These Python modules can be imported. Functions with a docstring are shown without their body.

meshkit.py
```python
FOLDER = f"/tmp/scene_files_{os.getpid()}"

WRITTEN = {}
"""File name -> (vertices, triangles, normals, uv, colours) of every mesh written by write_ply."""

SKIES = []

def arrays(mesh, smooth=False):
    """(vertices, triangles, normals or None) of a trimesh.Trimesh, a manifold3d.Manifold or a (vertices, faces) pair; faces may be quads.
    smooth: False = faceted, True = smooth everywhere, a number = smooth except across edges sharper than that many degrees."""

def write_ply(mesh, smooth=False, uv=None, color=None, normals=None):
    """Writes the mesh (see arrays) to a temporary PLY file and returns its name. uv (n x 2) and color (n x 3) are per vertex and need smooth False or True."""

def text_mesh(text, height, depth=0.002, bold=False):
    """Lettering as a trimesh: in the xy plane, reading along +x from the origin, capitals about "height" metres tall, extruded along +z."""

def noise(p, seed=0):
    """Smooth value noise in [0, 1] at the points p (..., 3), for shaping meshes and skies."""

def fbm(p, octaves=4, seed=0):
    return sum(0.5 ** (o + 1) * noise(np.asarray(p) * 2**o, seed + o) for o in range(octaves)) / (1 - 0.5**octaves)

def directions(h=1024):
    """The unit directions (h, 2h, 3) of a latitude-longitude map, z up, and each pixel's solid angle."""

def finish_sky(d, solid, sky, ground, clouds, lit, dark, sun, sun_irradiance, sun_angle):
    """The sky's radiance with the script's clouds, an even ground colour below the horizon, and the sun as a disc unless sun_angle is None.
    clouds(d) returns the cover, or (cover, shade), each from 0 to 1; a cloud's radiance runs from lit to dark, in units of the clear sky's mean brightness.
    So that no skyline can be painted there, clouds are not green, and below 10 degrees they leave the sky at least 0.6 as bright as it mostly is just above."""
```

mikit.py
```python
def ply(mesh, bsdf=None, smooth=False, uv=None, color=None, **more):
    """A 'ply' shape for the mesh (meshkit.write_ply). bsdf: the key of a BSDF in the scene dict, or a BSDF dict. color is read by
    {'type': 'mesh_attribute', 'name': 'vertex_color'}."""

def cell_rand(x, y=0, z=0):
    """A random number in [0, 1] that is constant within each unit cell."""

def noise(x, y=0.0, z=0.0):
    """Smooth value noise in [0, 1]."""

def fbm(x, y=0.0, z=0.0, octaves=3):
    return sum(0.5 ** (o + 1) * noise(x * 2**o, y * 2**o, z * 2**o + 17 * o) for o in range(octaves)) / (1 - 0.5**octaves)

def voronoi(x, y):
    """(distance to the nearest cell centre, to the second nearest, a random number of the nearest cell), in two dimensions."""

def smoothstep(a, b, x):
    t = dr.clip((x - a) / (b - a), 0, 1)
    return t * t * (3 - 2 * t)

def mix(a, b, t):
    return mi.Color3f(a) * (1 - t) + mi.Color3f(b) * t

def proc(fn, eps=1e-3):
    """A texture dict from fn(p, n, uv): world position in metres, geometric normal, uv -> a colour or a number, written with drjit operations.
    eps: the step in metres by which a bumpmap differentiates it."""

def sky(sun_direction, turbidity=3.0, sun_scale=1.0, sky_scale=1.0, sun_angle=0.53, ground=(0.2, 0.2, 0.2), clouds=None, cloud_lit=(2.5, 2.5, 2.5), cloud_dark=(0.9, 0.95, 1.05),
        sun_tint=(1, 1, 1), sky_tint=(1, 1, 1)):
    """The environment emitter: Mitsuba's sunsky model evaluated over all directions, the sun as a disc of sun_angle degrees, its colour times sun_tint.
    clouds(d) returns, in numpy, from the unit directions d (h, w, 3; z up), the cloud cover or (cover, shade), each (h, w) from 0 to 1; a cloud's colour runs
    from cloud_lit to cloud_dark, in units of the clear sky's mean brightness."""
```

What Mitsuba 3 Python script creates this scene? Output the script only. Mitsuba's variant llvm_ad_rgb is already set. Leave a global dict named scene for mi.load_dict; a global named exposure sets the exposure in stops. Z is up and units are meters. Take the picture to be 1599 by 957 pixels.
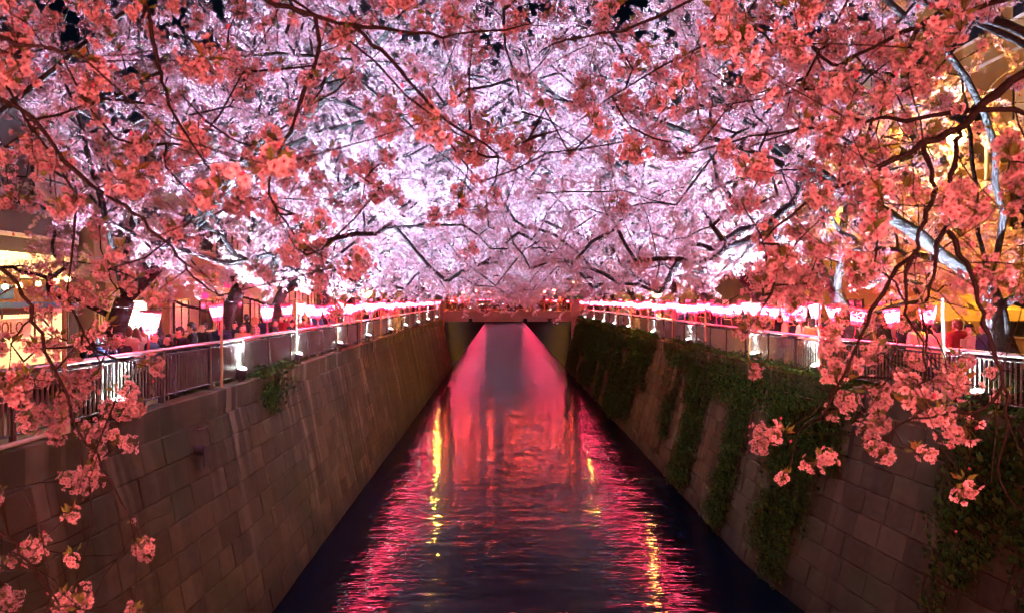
import math, random
import numpy as np, trimesh, mitsuba as mi, mikit, meshkit, drjit as dr
import manifold3d as m3
from mikit import noise, fbm, smoothstep, mix, cell_rand
T = mi.ScalarTransform4f
RNG = np.random.default_rng(7); random.seed(7)
scene, labels = {'type': 'scene'}, {}

# ------------------------------------------------------------------ camera, sky, exposure
H, F, CX, CY = 7.0, 1150.0, 785.0, 467.0          # eye height above water, focal length / vanishing point in photo pixels
scene['camera'] = {'type': 'thinlens', 'fov': math.degrees(2 * math.atan(799.5 / F)), 'fov_axis': 'x',
                   'to_world': T().look_at(origin=[0, 0, H], target=[14.5 / 115, 10, H - 11.5 / 115], up=[0, 0, 1]),
                   'aperture_radius': 0.0045, 'focus_distance': 9.0, 'near_clip': 0.05, 'far_clip': 3000.0}
scene['sky'] = {**mikit.sky([0.5, -1, 0.12], turbidity=3, sun_scale=0.0, sky_scale=0.003, sky_tint=(0.45, 0.7, 1.5), ground=(0.05, 0.05, 0.06)), 'sampling_weight': 4.0}
exposure = 4.0                                       # long night exposure
LS = 2.0 ** -exposure                                # lamps below are given in display units

FW = np.array([14.5 / F, 1, -11.5 / F]); FW /= np.linalg.norm(FW); RT = np.cross(FW, [0, 0, 1.]); RT /= np.linalg.norm(RT); UP = np.cross(RT, FW)
def P(px, py, Y):
    """the point at distance Y along the canal that the photograph shows at pixel (px, py)"""
    d = FW + (px - 799.5) / F * RT - (py - 478.5) / F * UP
    return np.array([0, 0, H]) + d * (Y / d[1])
ZB, ZP = 5.05, 4.75                                # coping and pavement levels
def xl(Y): return -(6.1 + 0.04 * np.maximum(0, 16 - np.asarray(Y, float)))     # left coping edge
def xr(Y): return 7.6 + 0.13 * np.maximum(0, 19 - np.asarray(Y, float))        # right coping edge
def xlb(Y): return -(5.15 + 0.04 * np.maximum(0, 16 - np.asarray(Y, float)))   # waterline
def xrb(Y): return 6.4 + 0.13 * np.maximum(0, 19 - np.asarray(Y, float))

# ------------------------------------------------------------------ mesh helpers
class MB:
    """collects triangles"""
    def __init__(s): s.v, s.f, s.c, s.n = [], [], [], 0
    def add(s, v, f, c=None):
        v = np.asarray(v, float); f = np.asarray(f, int)
        if f.shape[1] == 4: f = np.vstack([f[:, [0, 1, 2]], f[:, [0, 2, 3]]])
        s.v.append(v); s.f.append(f + s.n); s.n += len(v)
        if c is not None: s.c.append(np.broadcast_to(np.asarray(c, float), (len(v), 3)))
        return s
    def get(s): return np.vstack(s.v), np.vstack(s.f)
    def col(s): return np.vstack(s.c) if s.c else None
BOXF = np.array([[0, 2, 3, 1], [4, 5, 7, 6], [0, 1, 5, 4], [2, 6, 7, 3], [0, 4, 6, 2], [1, 3, 7, 5]])
def box(x0, x1, y0, y1, z0, z1):
    return np.array([[x, y, z] for x in (x0, x1) for y in (y0, y1) for z in (z0, z1)], float), BOXF
def cbox(x0, x1, y0, y1, z0, z1, b=0.01):
    """chamfered box"""
    b = min(b, .45 * min(x1 - x0, y1 - y0, z1 - z0))
    pts = []
    for sx in (0, 1):
        for sy in (0, 1):
            for sz in (0, 1):
                X, Y, Z = (x0, x1)[sx], (y0, y1)[sy], (z0, z1)[sz]
                dx, dy, dz = (b, -b)[sx], (b, -b)[sy], (b, -b)[sz]
                pts += [[X, Y + dy, Z + dz], [X + dx, Y, Z + dz], [X + dx, Y + dy, Z]]
    h = trimesh.convex.convex_hull(np.array(pts))
    return np.array(h.vertices), np.array(h.faces)
def tube(p, r, sides=6, cap=False):
    p = np.asarray(p, float); n = len(p); r = np.broadcast_to(np.asarray(r, float), (n,))
    t = np.gradient(p, axis=0); t /= np.linalg.norm(t, axis=1, keepdims=True) + 1e-9
    m = t.mean(0); ref = np.eye(3)[np.argmin(np.abs(m))]
    a = np.cross(t, ref); a /= np.linalg.norm(a, axis=1, keepdims=True) + 1e-9
    b = np.cross(t, a); ang = np.arange(sides) * 2 * np.pi / sides
    v = (p[:, None] + r[:, None, None] * (np.cos(ang)[None, :, None] * a[:, None] + np.sin(ang)[None, :, None] * b[:, None])).reshape(-1, 3)
    i, j = np.meshgrid(np.arange(n - 1), np.arange(sides), indexing='ij'); j2 = (j + 1) % sides
    f = np.stack([i * sides + j, (i + 1) * sides + j, (i + 1) * sides + j2, i * sides + j2], -1).reshape(-1, 4)
    f = np.vstack([f[:, [0, 1, 2]], f[:, [0, 2, 3]]])
    if cap:
        k = np.arange(1, sides - 1); e = (n - 1) * sides
        f = np.vstack([f, np.stack([k * 0, k, k + 1], 1), np.stack([k * 0 + e, k + 1 + e, k + e], 1)])
    return v, f
def lathe(prof, sides=12, center=(0, 0, 0)):
    """prof: (r, z) pairs"""
    prof = np.asarray(prof, float); ang = np.arange(sides) * 2 * np.pi / sides
    v = np.stack([prof[:, :1] * np.cos(ang), prof[:, :1] * np.sin(ang), np.repeat(prof[:, 1:], sides, 1)], -1).reshape(-1, 3)
    i, j = np.meshgrid(np.arange(len(prof) - 1), np.arange(sides), indexing='ij'); j2 = (j + 1) % sides
    f = np.stack([i * sides + j, i * sides + j2, (i + 1) * sides + j2, (i + 1) * sides + j], -1).reshape(-1, 4)
    return v + np.array(center), f
def grid(fn, us, vs):
    uu, vv = np.meshgrid(us, vs, indexing='ij'); v = fn(uu.ravel(), vv.ravel())
    n = len(vs); i, j = np.meshgrid(np.arange(len(us) - 1), np.arange(n - 1), indexing='ij')
    return v, np.stack([i * n + j, (i + 1) * n + j, (i + 1) * n + j + 1, i * n + j + 1], -1).reshape(-1, 4)

COUNT = {}
def numbered(name):
    k = COUNT.get(name, 0); COUNT[name] = k + 1
    return name if k == 0 else f'{name}_{k:03d}'
def thing(name, label, cat, group=None):
    key = numbered(name); labels[key] = {'label': label, 'category': cat}
    if group: labels[key]['group'] = group
    return key
def part(parent, name, mesh, mat, smooth=False, tw=None, kind=None, label=None, **kw):
    key = numbered(f'{parent}__{name}') if parent else numbered(name)
    if isinstance(mesh, MB):
        if mesh.c: kw['color'] = mesh.col()
        mesh = mesh.get()
    d = mesh if isinstance(mesh, dict) else mikit.ply(mesh, mat, smooth=smooth, **kw)
    if isinstance(mesh, dict) and mat: d = {**d, 'bsdf': {'type': 'ref', 'id': mat}}
    if tw is not None: d = {**d, 'to_world': tw}
    scene[key] = d
    if kind: labels.setdefault(key, {})['kind'] = kind
    if label: labels.setdefault(key, {})['label'] = label
    return key
def single(name, mesh, mat, label, cat, group=None, **kw):
    k = part(None, name, mesh, mat, **kw); labels.setdefault(k, {}).update({'label': label, 'category': cat})
    if group: labels[k]['group'] = group
    return k
def struct(name, mesh, mat, **kw):
    k = part(None, name, mesh, mat, **kw); labels.setdefault(k, {})['kind'] = 'structure'; return k
ORD = ['nearest', 'second', 'third', 'fourth', 'fifth', 'sixth', 'seventh', 'eighth', 'ninth', 'tenth', 'eleventh', 'twelfth', 'thirteenth', 'fourteenth', 'fifteenth', 'sixteenth', 'seventeenth', 'eighteenth', 'nineteenth', 'twentieth']

# ------------------------------------------------------------------ materials
def rgb(*c): return {'type': 'rgb', 'value': list(c)}
def mat(name, color, rough=.7, metal=0., bump=None, bscale=1., spec=.4, **kw):
    b = {'type': 'principled', 'base_color': rgb(*color) if isinstance(color, tuple) else mikit.proc(color), 'roughness': rough, 'metallic': metal, 'specular': spec, **kw}
    if bump: b = {'type': 'bumpmap', 'arbitrary': mikit.proc(bump, 2e-3), 'scale': bscale, 'bsdf': b}
    scene[name] = {'type': 'twosided', 'bsdf': b}
def stone_fn(tone, seed):
    def f(p, n, uv):
        wy = p.y + .22 * fbm(p.y * .9, p.z * 1.1, 3.0, 2)
        streak = fbm(wy * 2.3 + seed, p.z * .5, p.x * .2, 4)
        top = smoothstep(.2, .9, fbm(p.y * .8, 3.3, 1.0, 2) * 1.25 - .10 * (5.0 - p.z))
        drip = smoothstep(.50, .68, noise(wy * 1.9 + 31, p.z * .22, 4.0)) * smoothstep(.25, .7, noise(wy * 8.0, p.z * .5, 9.0)) * (.35 + .65 * top)
        grain = fbm(p.x * 9, p.y * 9, p.z * 9, 3)
        c = mix((.02 * tone, .0145 * tone, .007 * tone), (.07 * tone, .048 * tone, .021 * tone), dr.clip(streak * .7 + grain * .5, 0, 1))
        c = mix(c, (.012, .010, .007), .9 * drip)
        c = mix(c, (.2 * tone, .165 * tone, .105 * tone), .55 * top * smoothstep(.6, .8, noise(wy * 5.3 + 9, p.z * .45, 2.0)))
        c = mix(c, (.03, .034, .014), .6 * smoothstep(.52, .72, fbm(p.y * .9, p.z * .9, 12.0)))
        return mix(c, (.012, .013, .008), .85 * smoothstep(1.7, .3, p.z + 1.1 * fbm(p.y * 1.3, p.z * .8, 1.0)))  # tide stain, drawn higher to paint light fading down the wall
    return f
def stone_bump(p, n, uv): return .006 * fbm(p.x * 14, p.y * 14, p.z * 14, 3) + .003 * noise(p.x * 60, p.y * 60, p.z * 60)
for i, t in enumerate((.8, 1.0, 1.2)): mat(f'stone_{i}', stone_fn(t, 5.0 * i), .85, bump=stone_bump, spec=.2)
mat('mortar', (.02, .017, .013), .9)
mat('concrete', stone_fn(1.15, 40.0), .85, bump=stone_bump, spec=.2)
def pave_fn(p, n, uv): return mix((.12, .11, .10), (.22, .20, .18), fbm(p.x * 3, p.y * 3, 1.0))
mat('paving', pave_fn, .8)
def water_bump(p, n, uv):
    w = fbm(p.x * .55, p.y * 6.5, 0.0, 3) * .0105
    w2 = noise(p.x * 3.2 + 2.0 * noise(p.x * .7, p.y * .9), p.y * 26.0, 2.0) * .0034
    return w + w2 + .011 * noise(p.x * 1.1 + 1.5 * noise(p.x * .5, p.y * .6, 3.), p.y * 2.4, 6.0) + .009 * noise(p.x * 1.6, p.y * 4.4, 1.0) + noise(p.x * .3, p.y * .8, 5.0) * .026 + noise(p.x * .1, p.y * .24, 9.0) * .05 + noise(p.x * 8., p.y * 11., 8.0) * .0023
scene['water_surface'] = {'type': 'bumpmap', 'arbitrary': mikit.proc(water_bump, 6e-3), 'scale': 1.0,
    'bsdf': {'type': 'principled', 'base_color': rgb(.0006, .0018, .005), 'roughness': .075, 'specular': .055}}
def bark_fn(p, n, uv):
    a = fbm(p.x * 7, p.y * 7, p.z * 16, 3); l = smoothstep(.62, .72, noise(p.x * 9, p.y * 9, p.z * 55))
    c = mix((.007, .006, .005), (.034, .027, .024), a)
    return mix(mix(c, (.08, .07, .06), .5 * l), (.06, .075, .07), .5 * smoothstep(.55, .7, fbm(p.x * 3, p.y * 3, p.z * 3 + 7)))
def bark_bump(p, n, uv): return .02 * fbm(p.x * 11, p.y * 11, p.z * 22, 3)
mat('bark', bark_fn, .75, bump=bark_bump)
mat('near_bark', lambda p, n, uv: mix((.007, .005, .004), (.03, .02, .018), fbm(p.x * 26, p.y * 26, p.z * 34, 3)), .8, bump=lambda p, n, uv: .008 * fbm(p.x * 40, p.y * 40, p.z * 60, 3), spec=.25)
mat('twig_bark', (.022, .014, .013), .7)
scene['petal'] = {'type': 'principledthin', 'base_color': {'type': 'mesh_attribute', 'name': 'vertex_color'}, 'roughness': .7, 'spec_trans': 0.0, 'diff_trans': .5, 'eta': 1.3}
scene['leaf'] = {'type': 'principledthin', 'base_color': {'type': 'mesh_attribute', 'name': 'vertex_color'}, 'roughness': .5, 'spec_trans': 0.0, 'diff_trans': .5, 'eta': 1.4}
mat('rail_metal', (.55, .52, .52), .3, 1.0)
mat('fence_brown', (.055, .04, .035), .45)
mat('picket_metal', (.2, .18, .17), .42, .3)
mat('bamboo', (.42, .30, .16), .6)
mat('dark_metal', (.04, .04, .045), .4, .5)
mat('white_paint', (.75, .74, .7), .5)
mat('pvc', (.6, .55, .52), .4)
mat('pink_trim', (.75, .12, .25), .6)
mat('paper', (.8, .6, .62), .8)
mat('lamp_glass', (.8, .8, .8), .3)
mat('cord', (.03, .03, .03), .6)
mat('soil', (.05, .04, .03), .9)
mat('beige_wall', lambda p, n, uv: mix((.36, .29, .20), (.46, .38, .27), fbm(p.y * .6, p.z * .6, p.x)), .8)
mat('white_wall', lambda p, n, uv: mix((.5, .48, .45), (.62, .6, .57), fbm(p.y * .5, p.z * .8, p.x)), .7)
mat('grey_wall', lambda p, n, uv: mix((.22, .2, .19), (.30, .28, .26), fbm(p.y * .7, p.z * .5, p.x)), .8)
mat('dark_wall', lambda p, n, uv: mix((.07, .055, .05), (.12, .1, .09), fbm(p.y * .7, p.z * .5, p.x)), .8)
mat('ochre_wall', lambda p, n, uv: mix((.33, .21, .09), (.43, .29, .13), fbm(p.y * .7, p.z * .5, p.x)), .8)
mat('wood', lambda p, n, uv: mix((.16, .09, .05), (.28, .17, .09), fbm(p.x * 20, p.y * 20, p.z * 2.)), .6)
mat('glass_dark', (.02, .022, .03), .08, spec=.6)
mat('tile_roof', (.08, .075, .08), .6)
mat('blue_cloth', (.08, .22, .5), .7); mat('violet_panel', (.13, .11, .3), .7)
mat('tent_cloth', (.62, .5, .2), .8)
mat('lettering', (.3, .12, .05), .6); mat('sign_black', (.05, .04, .04), .5)
mat('steel_bridge', lambda p, n, uv: mix((.22, .15, .14), (.34, .24, .22), fbm(p.x * .8, p.y, p.z * 2)), .6)
mat('bridge_rail_paint', (.5, .2, .1), .5)
mat('skin', (.56, .36, .27), .55); mat('hair_black', (.02, .017, .015), .45); mat('hair_brown', (.12, .06, .035), .5); mat('hair_fair', (.4, .27, .13), .5)
mat('eye_dark', (.02, .02, .02), .2)
CLOTH = {'navy': (.025, .03, .06), 'black': (.018, .018, .02), 'beige': (.5, .42, .3), 'white': (.7, .66, .6), 'maroon': (.25, .03, .04), 'teal': (.03, .12, .17), 'grey': (.2, .2, .21), 'plaid': (.22, .14, .12), 'pink': (.6, .3, .3), 'green': (.07, .1, .05), 'denim': (.05, .07, .13), 'yellow': (.5, .36, .06)}
for k, c in CLOTH.items(): mat('cloth_' + k, c, .85, spec=.15)
mat('cloth_check', lambda p, n, uv: mix((.1, .07, .07), (.42, .33, .3), .5 * smoothstep(.45, .55, dr.abs(dr.sin(p.y * 38 + p.x * 20))) + .5 * smoothstep(.45, .55, dr.abs(dr.sin(p.z * 38)))), .85)
def emit(mesh_d, L, w=1.0): return {**mesh_d, 'emitter': {'type': 'area', 'radiance': rgb(*[c * LS for c in L]), 'sampling_weight': w}}

# ------------------------------------------------------------------ setting: water, banks
struct('water', grid(lambda u, v: np.stack([u, v, 0 * u], 1), [-10, 10.5], np.array([-30, 420.])), 'water_surface')
YS = np.concatenate([np.arange(-14, 21, 1.5), np.arange(21, 430, 12.)])
CW = .34                                             # coping width
struct('added_end_bank', cbox(-14, 15, 243, 300, -1.5, ZB - .02, .05), 'concrete')  # unseen bank added across the canal to carry lit things the water mirrors
struct('left_pavement', grid(lambda u, v: np.stack([np.where(u == 0, xl(v) - CW, -300.), v, np.full_like(u, ZB - .06)], 1), [1, 0], YS), 'paving')
struct('right_pavement', grid(lambda u, v: np.stack([np.where(u == 0, xr(v) + CW, 300.), v, np.full_like(u, ZB - .06)], 1), [0, 1], YS), 'paving')

def wallpt(side, Y, s, out=0.0):
    """point on the battered canal wall: s 0 = water (1.2 m below), 1 = underside of coping"""
    Y = np.asarray(Y, float); s = np.asarray(s, float)
    xt, xb = (xl(Y), xlb(Y)) if side < 0 else (xr(Y), xrb(Y))
    z = s * (ZB - .52); x = xb + (xt - xb) * z / ZB
    return np.stack(np.broadcast_arrays(x - side * out, Y, z), -1)
def canal_wall(side, label, Yb0, Yend, nearest_rows):
    w = thing('canal_wall', label, 'wall')
    yy = np.concatenate([np.arange(-12, 21, 1.5), np.arange(21, 420, 6.)])
    g = grid(lambda u, v: wallpt(side, v, u, -.035), np.array([-.3, 1.0]), yy)
    part(w, 'backing', g, 'mortar')
    # coping beam: segments
    cy = -12.0; i = 0
    while cy < 110:
        L = 4.0 if cy < 60 else 16.
        y0, y1 = cy + .006, cy + L - .006
        def cp(Y, dx, z):
            x = (xl(Y) if side < 0 else xr(Y)); return [x + side * dx, Y, z]
        b = .02
        ring = [(-.035, ZB - .53), (-.035, ZB - b), (-.035 + b, ZB), (CW - .01, ZB), (CW, ZB - .01), (CW, ZB - .53)]
        v = np.array([cp(Y, dx, z) for Y in (y0, y1) for dx, z in ring]); k = len(ring)
        f = [[j, (j + 1) % k, (j + 1) % k + k, j + k] for j in range(k)]
        fs = np.array(f); tri = np.vstack([fs[:, [0, 1, 2]], fs[:, [0, 2, 3]], [[0, j, j + 1] for j in range(1, k - 1)], [[k, k + j + 1, k + j] for j in range(1, k - 1)]])
        part(w, 'coping', (v, tri), 'concrete'); cy += L
    rows, bw = 9, .82
    blocks = []
    for r in range(rows):
        s0, s1 = r / rows, (r + 1) / rows; y = Yb0 - (r % 2) * .41
        while y < Yend:
            L = bw * random.uniform(.82, 1.18)
            blocks.append((y, y + L, s0, s1)); y += L
    size = lambda b: (abs(wallpt(side, b[0], .5)[0]) * (1 / max(b[0], 1) - 1 / b[1])) * (b[3] - b[2]) / b[0]
    vis = [b for b in blocks if b[0] > nearest_rows]
    vis.sort(key=lambda b: -size(b)); rest = MB()
    for i, (y0, y1, s0, s1) in enumerate(vis):
        g, gs, o, bv = .007, .0017, random.uniform(0, .02), random.uniform(.014, .03)
        bs = bv / 4.5
        ring = lambda e, es, out: wallpt(side, np.array([y0 + e, y1 - e, y1 - e, y0 + e]), np.array([s0 + es, s0 + es, s1 - es, s1 - es]), out)
        v = np.vstack([ring(g, gs, -.05), ring(g, gs, o - .01), ring(g + bv, gs + bs, o)])
        f = [[a + j, a + (j + 1) % 4, a + 4 + (j + 1) % 4, a + 4 + j] for a in (0, 4) for j in range(4)] + [[8, 9, 10, 11]]
        if side > 0: f = [q[::-1] for q in f]
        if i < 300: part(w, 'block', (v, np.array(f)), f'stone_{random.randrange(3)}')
        else: rest.add(v, f)
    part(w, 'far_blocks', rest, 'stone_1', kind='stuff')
    return w
wl = canal_wall(-1, 'left sloping canal wall of brown stone blocks, mostly bare, under the fence', 7.5, 74, 7.5)
wr = canal_wall(1, 'right sloping canal wall of stone blocks, half hidden by hanging ivy', 9, 74, 9)
# drain outlet and iron rungs on the left wall, conduit on its coping
c = wallpt(-1, 14.4, .9, .02)
m = MB().add(*tube([c + [-.1, 0, 0], c + [.18, 0, -.02]], .11, 12, True)); m.add(*cbox(c[0] + .17, c[0] + .2, c[1] - .13, c[1] + .13, c[2] - .34, c[2] + .1))
part(wl, 'drain_outlet', m, 'dark_metal', label='black drain outlet with a hanging flap')
part(wl, 'iron_rung', tube([c + [-.05, -.25, .42], c + [.14, -.25, .42], c + [.14, .2, .42], c + [-.05, .2, .42]], .014, 6), 'dark_metal')
cd = np.array([[xl(y) + .02 - .1, y, ZB + .05] for y in np.arange(5, 10.9, .4)])
cdt = thing('conduit', 'white plastic conduit ending in a junction box on the left coping', 'conduit')
part(cdt, 'pipe', tube(cd, .035, 8), 'pvc', smooth=True)
e = cd[-1]; part(cdt, 'junction_box', cbox(e[0] - .09, e[0] + .09, e[1], e[1] + .22, ZB + .003, ZB + .18, .015), 'pvc')

# ------------------------------------------------------------------ fences
def fence(side, label, Y0, Y1, npick):
    k = thing('fence', label, 'fence'); off = .2
    X = lambda Y: (xl(Y) - off) if side < 0 else (xr(Y) + off)
    yy = np.concatenate([np.arange(Y0, min(Y1, 21), .5), np.arange(21, Y1 + .1, 3.)])
    line = lambda z: np.array([[X(y), y, z] for y in yy])
    part(k, 'top_rail', tube(line(ZB + 1.0), .042, 10), 'rail_metal', smooth=True)
    part(k, 'upper_bar', tube(line(ZB + .9), .02, 6), 'fence_brown')
    part(k, 'lower_bar', tube(line(ZB + .14), .022, 6), 'fence_brown')
    posts = np.arange(Y0 + .3, Y1, 2.0)
    for y in posts:
        x = float(X(y)); part(k, 'post', cbox(x - .035, x + .035, y - .035, y + .035, ZB - .02, ZB + .965, .006), 'fence_brown')
    ps = np.arange(Y0 + .1, Y1, .112); rest = MB()
    for i, y in enumerate(ps):
        x = float(X(y)); g = box(x - .017, x + .017, y - .006, y + .006, ZB + .15, ZB + .89)
        if i < npick: part(k, 'picket', g, 'picket_metal')
        else: rest.add(*g)
    if rest.n: part(k, 'far_pickets', rest, 'picket_metal', kind='stuff')
fence(-1, 'dark picket fence with a silver handrail along the left coping', 7.6, 73.5, 290)
fence(1, 'dark picket fence with a silver handrail along the right coping', 9.2, 73.5, 290)

# ------------------------------------------------------------------ far bridge
br = thing('bridge', 'low steel bridge with orange railing spanning the canal at the far end', 'bridge')
BY = 75.
part(br, 'deck', cbox(-7.2, 8.6, BY + .2, BY + 7, 5.15, 5.78, .03), 'steel_bridge')
part(br, 'fascia', cbox(-5.95, 7.05, BY - .02, BY + .19, 5.05, 5.8, .02), 'steel_bridge')
for x0, x1 in ((-5.9, -3.5), (-3.1, 2.1), (2.5, 4.6), (5.0, 7.0)): part(br, 'girder', cbox(x0, x1, BY + .05, BY + .3, 4.72, 5.04, .02), 'steel_bridge')
for x0, x1 in ((-6.95, -5.97), (7.07, 8.35)):
    part(br, 'pier', cbox(x0, x1, BY - .15, BY + 1, -1, 5.2, .05), 'steel_bridge')
    part(br, 'end_pillar', cbox(x0 - .05, x1 + .05, BY - .25, BY + .9, 5.21, 6.95, .04), 'steel_bridge')
for z, r in ((6.85, .05), (6.6, .03), (6.0, .03)): part(br, 'rail', tube([[-5.95, BY + .08, z], [7.05, BY + .08, z]], r, 6), 'bridge_rail_paint')
for x in np.arange(-5.2, 7, 1.35): part(br, 'rail_post', cbox(x - .06, x + .06, BY + .02, BY + .14, 5.82, 6.84, .01), 'bridge_rail_paint')
m = MB()
for x in np.arange(-5.85, 7, .16): m.add(*box(x - .012, x + .012, BY + .07, BY + .09, 6.0, 6.6))
part(br, 'balusters', m, 'bridge_rail_paint', kind='stuff')
# bridge the photograph is taken from (behind the lens): deck and a rail with its lantern string
nb = thing('footbridge', 'footbridge at the near end of the canal that the view is taken from', 'bridge')
part(nb, 'deck', cbox(-6.6, 9.4, -6, -.35, 4.75, 5.35, .03), 'concrete')

# ------------------------------------------------------------------ lanterns
def lantern_parts(hgt=.37, rt=.178, rb=.10, sides=6):
    ang = np.arange(sides) * 2 * np.pi / sides
    rz = lambda u: (rb + (rt - rb) * u, -hgt * (1 - u))
    sh = lathe([rz(.27), rz(.8)], sides); ub = lathe([rz(.8), rz(1)], sides); lb = lathe([rz(0), rz(.27)], sides)
    top = MB().add(*lathe([(rt + .004, .012), (rt + .012, 0), (rt + .004, -.014)], sides)); top.add(*lathe([(0, .012), (rt + .004, .012)], sides))
    bot = MB().add(*lathe([(rb - .01, -hgt - .012), (rb + .007, -hgt - .012), (rb + .007, -hgt + .012)], sides)); bot.add(*lathe([(.0, -hgt - .004), (rb - .01, -hgt - .012)], sides))
    rib = MB()
    for a in ang:
        c, s = math.cos(a), math.sin(a)
        rib.add(*tube([[rt * c * 1.01, rt * s * 1.01, 0], [rb * c * 1.02, rb * s * 1.02, -hgt]], .006, 4))
    tas = MB().add(*box(-.022, .022, -.003, .003, -hgt - .30, -hgt - .015)); hook = tube([[0, 0, .06], [0, 0, .005]], .006, 4)
    return {'shade': mikit.ply(sh, 'paper'), 'upper_band': mikit.ply(ub, 'paper'), 'lower_band': mikit.ply(lb, 'paper'), 'top_rim': mikit.ply(top.get(), 'pink_trim'), 'bottom_rim': mikit.ply(bot.get(), 'pink_trim'), 'rib': mikit.ply(rib.get(), 'pink_trim'), 'tassel': mikit.ply(tas.get(), 'pink_trim'), 'hook': mikit.ply(hook, 'cord')}
LP = lantern_parts()
LBANK, LNEAR, LFAR = (125.0, 4.4, 13.), (330., 72., 56.), (300., 16., 11.)
def lantern(pos, label, group, L, w, tilt=0., tdir=0., parts=True, scale=1.):
    k = thing('paper_lantern', label, 'lantern', group)
    tw = T().translate(list(map(float, pos))).rotate([math.cos(tdir), math.sin(tdir), 0], tilt).rotate([0, 0, 1], random.uniform(0, 60)).scale(scale)
    scene[k + '__shade'] = {**emit(LP['shade'], L, w), 'to_world': tw}
    for n in ('upper_band', 'lower_band'): scene[f'{k}__{n}'] = {**emit(LP[n], (2.4, .11, .27), .03), 'to_world': tw}
    for n in (('top_rim', 'bottom_rim', 'rib', 'tassel', 'hook') if parts else ('top_rim', 'tassel')): scene[f'{k}__{n}'] = {**LP[n], 'to_world': tw}
def pole(x, y, label, h=1.97, lean=0.):
    m = MB().add(*tube([[x, y, ZB - .05], [x + lean * .5, y, ZB + h * .5], [x + lean, y, ZB + h]], [.036, .034, .03], 8, True))
    single('lantern_pole', m, 'bamboo', label, 'pole', smooth=40)
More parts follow.
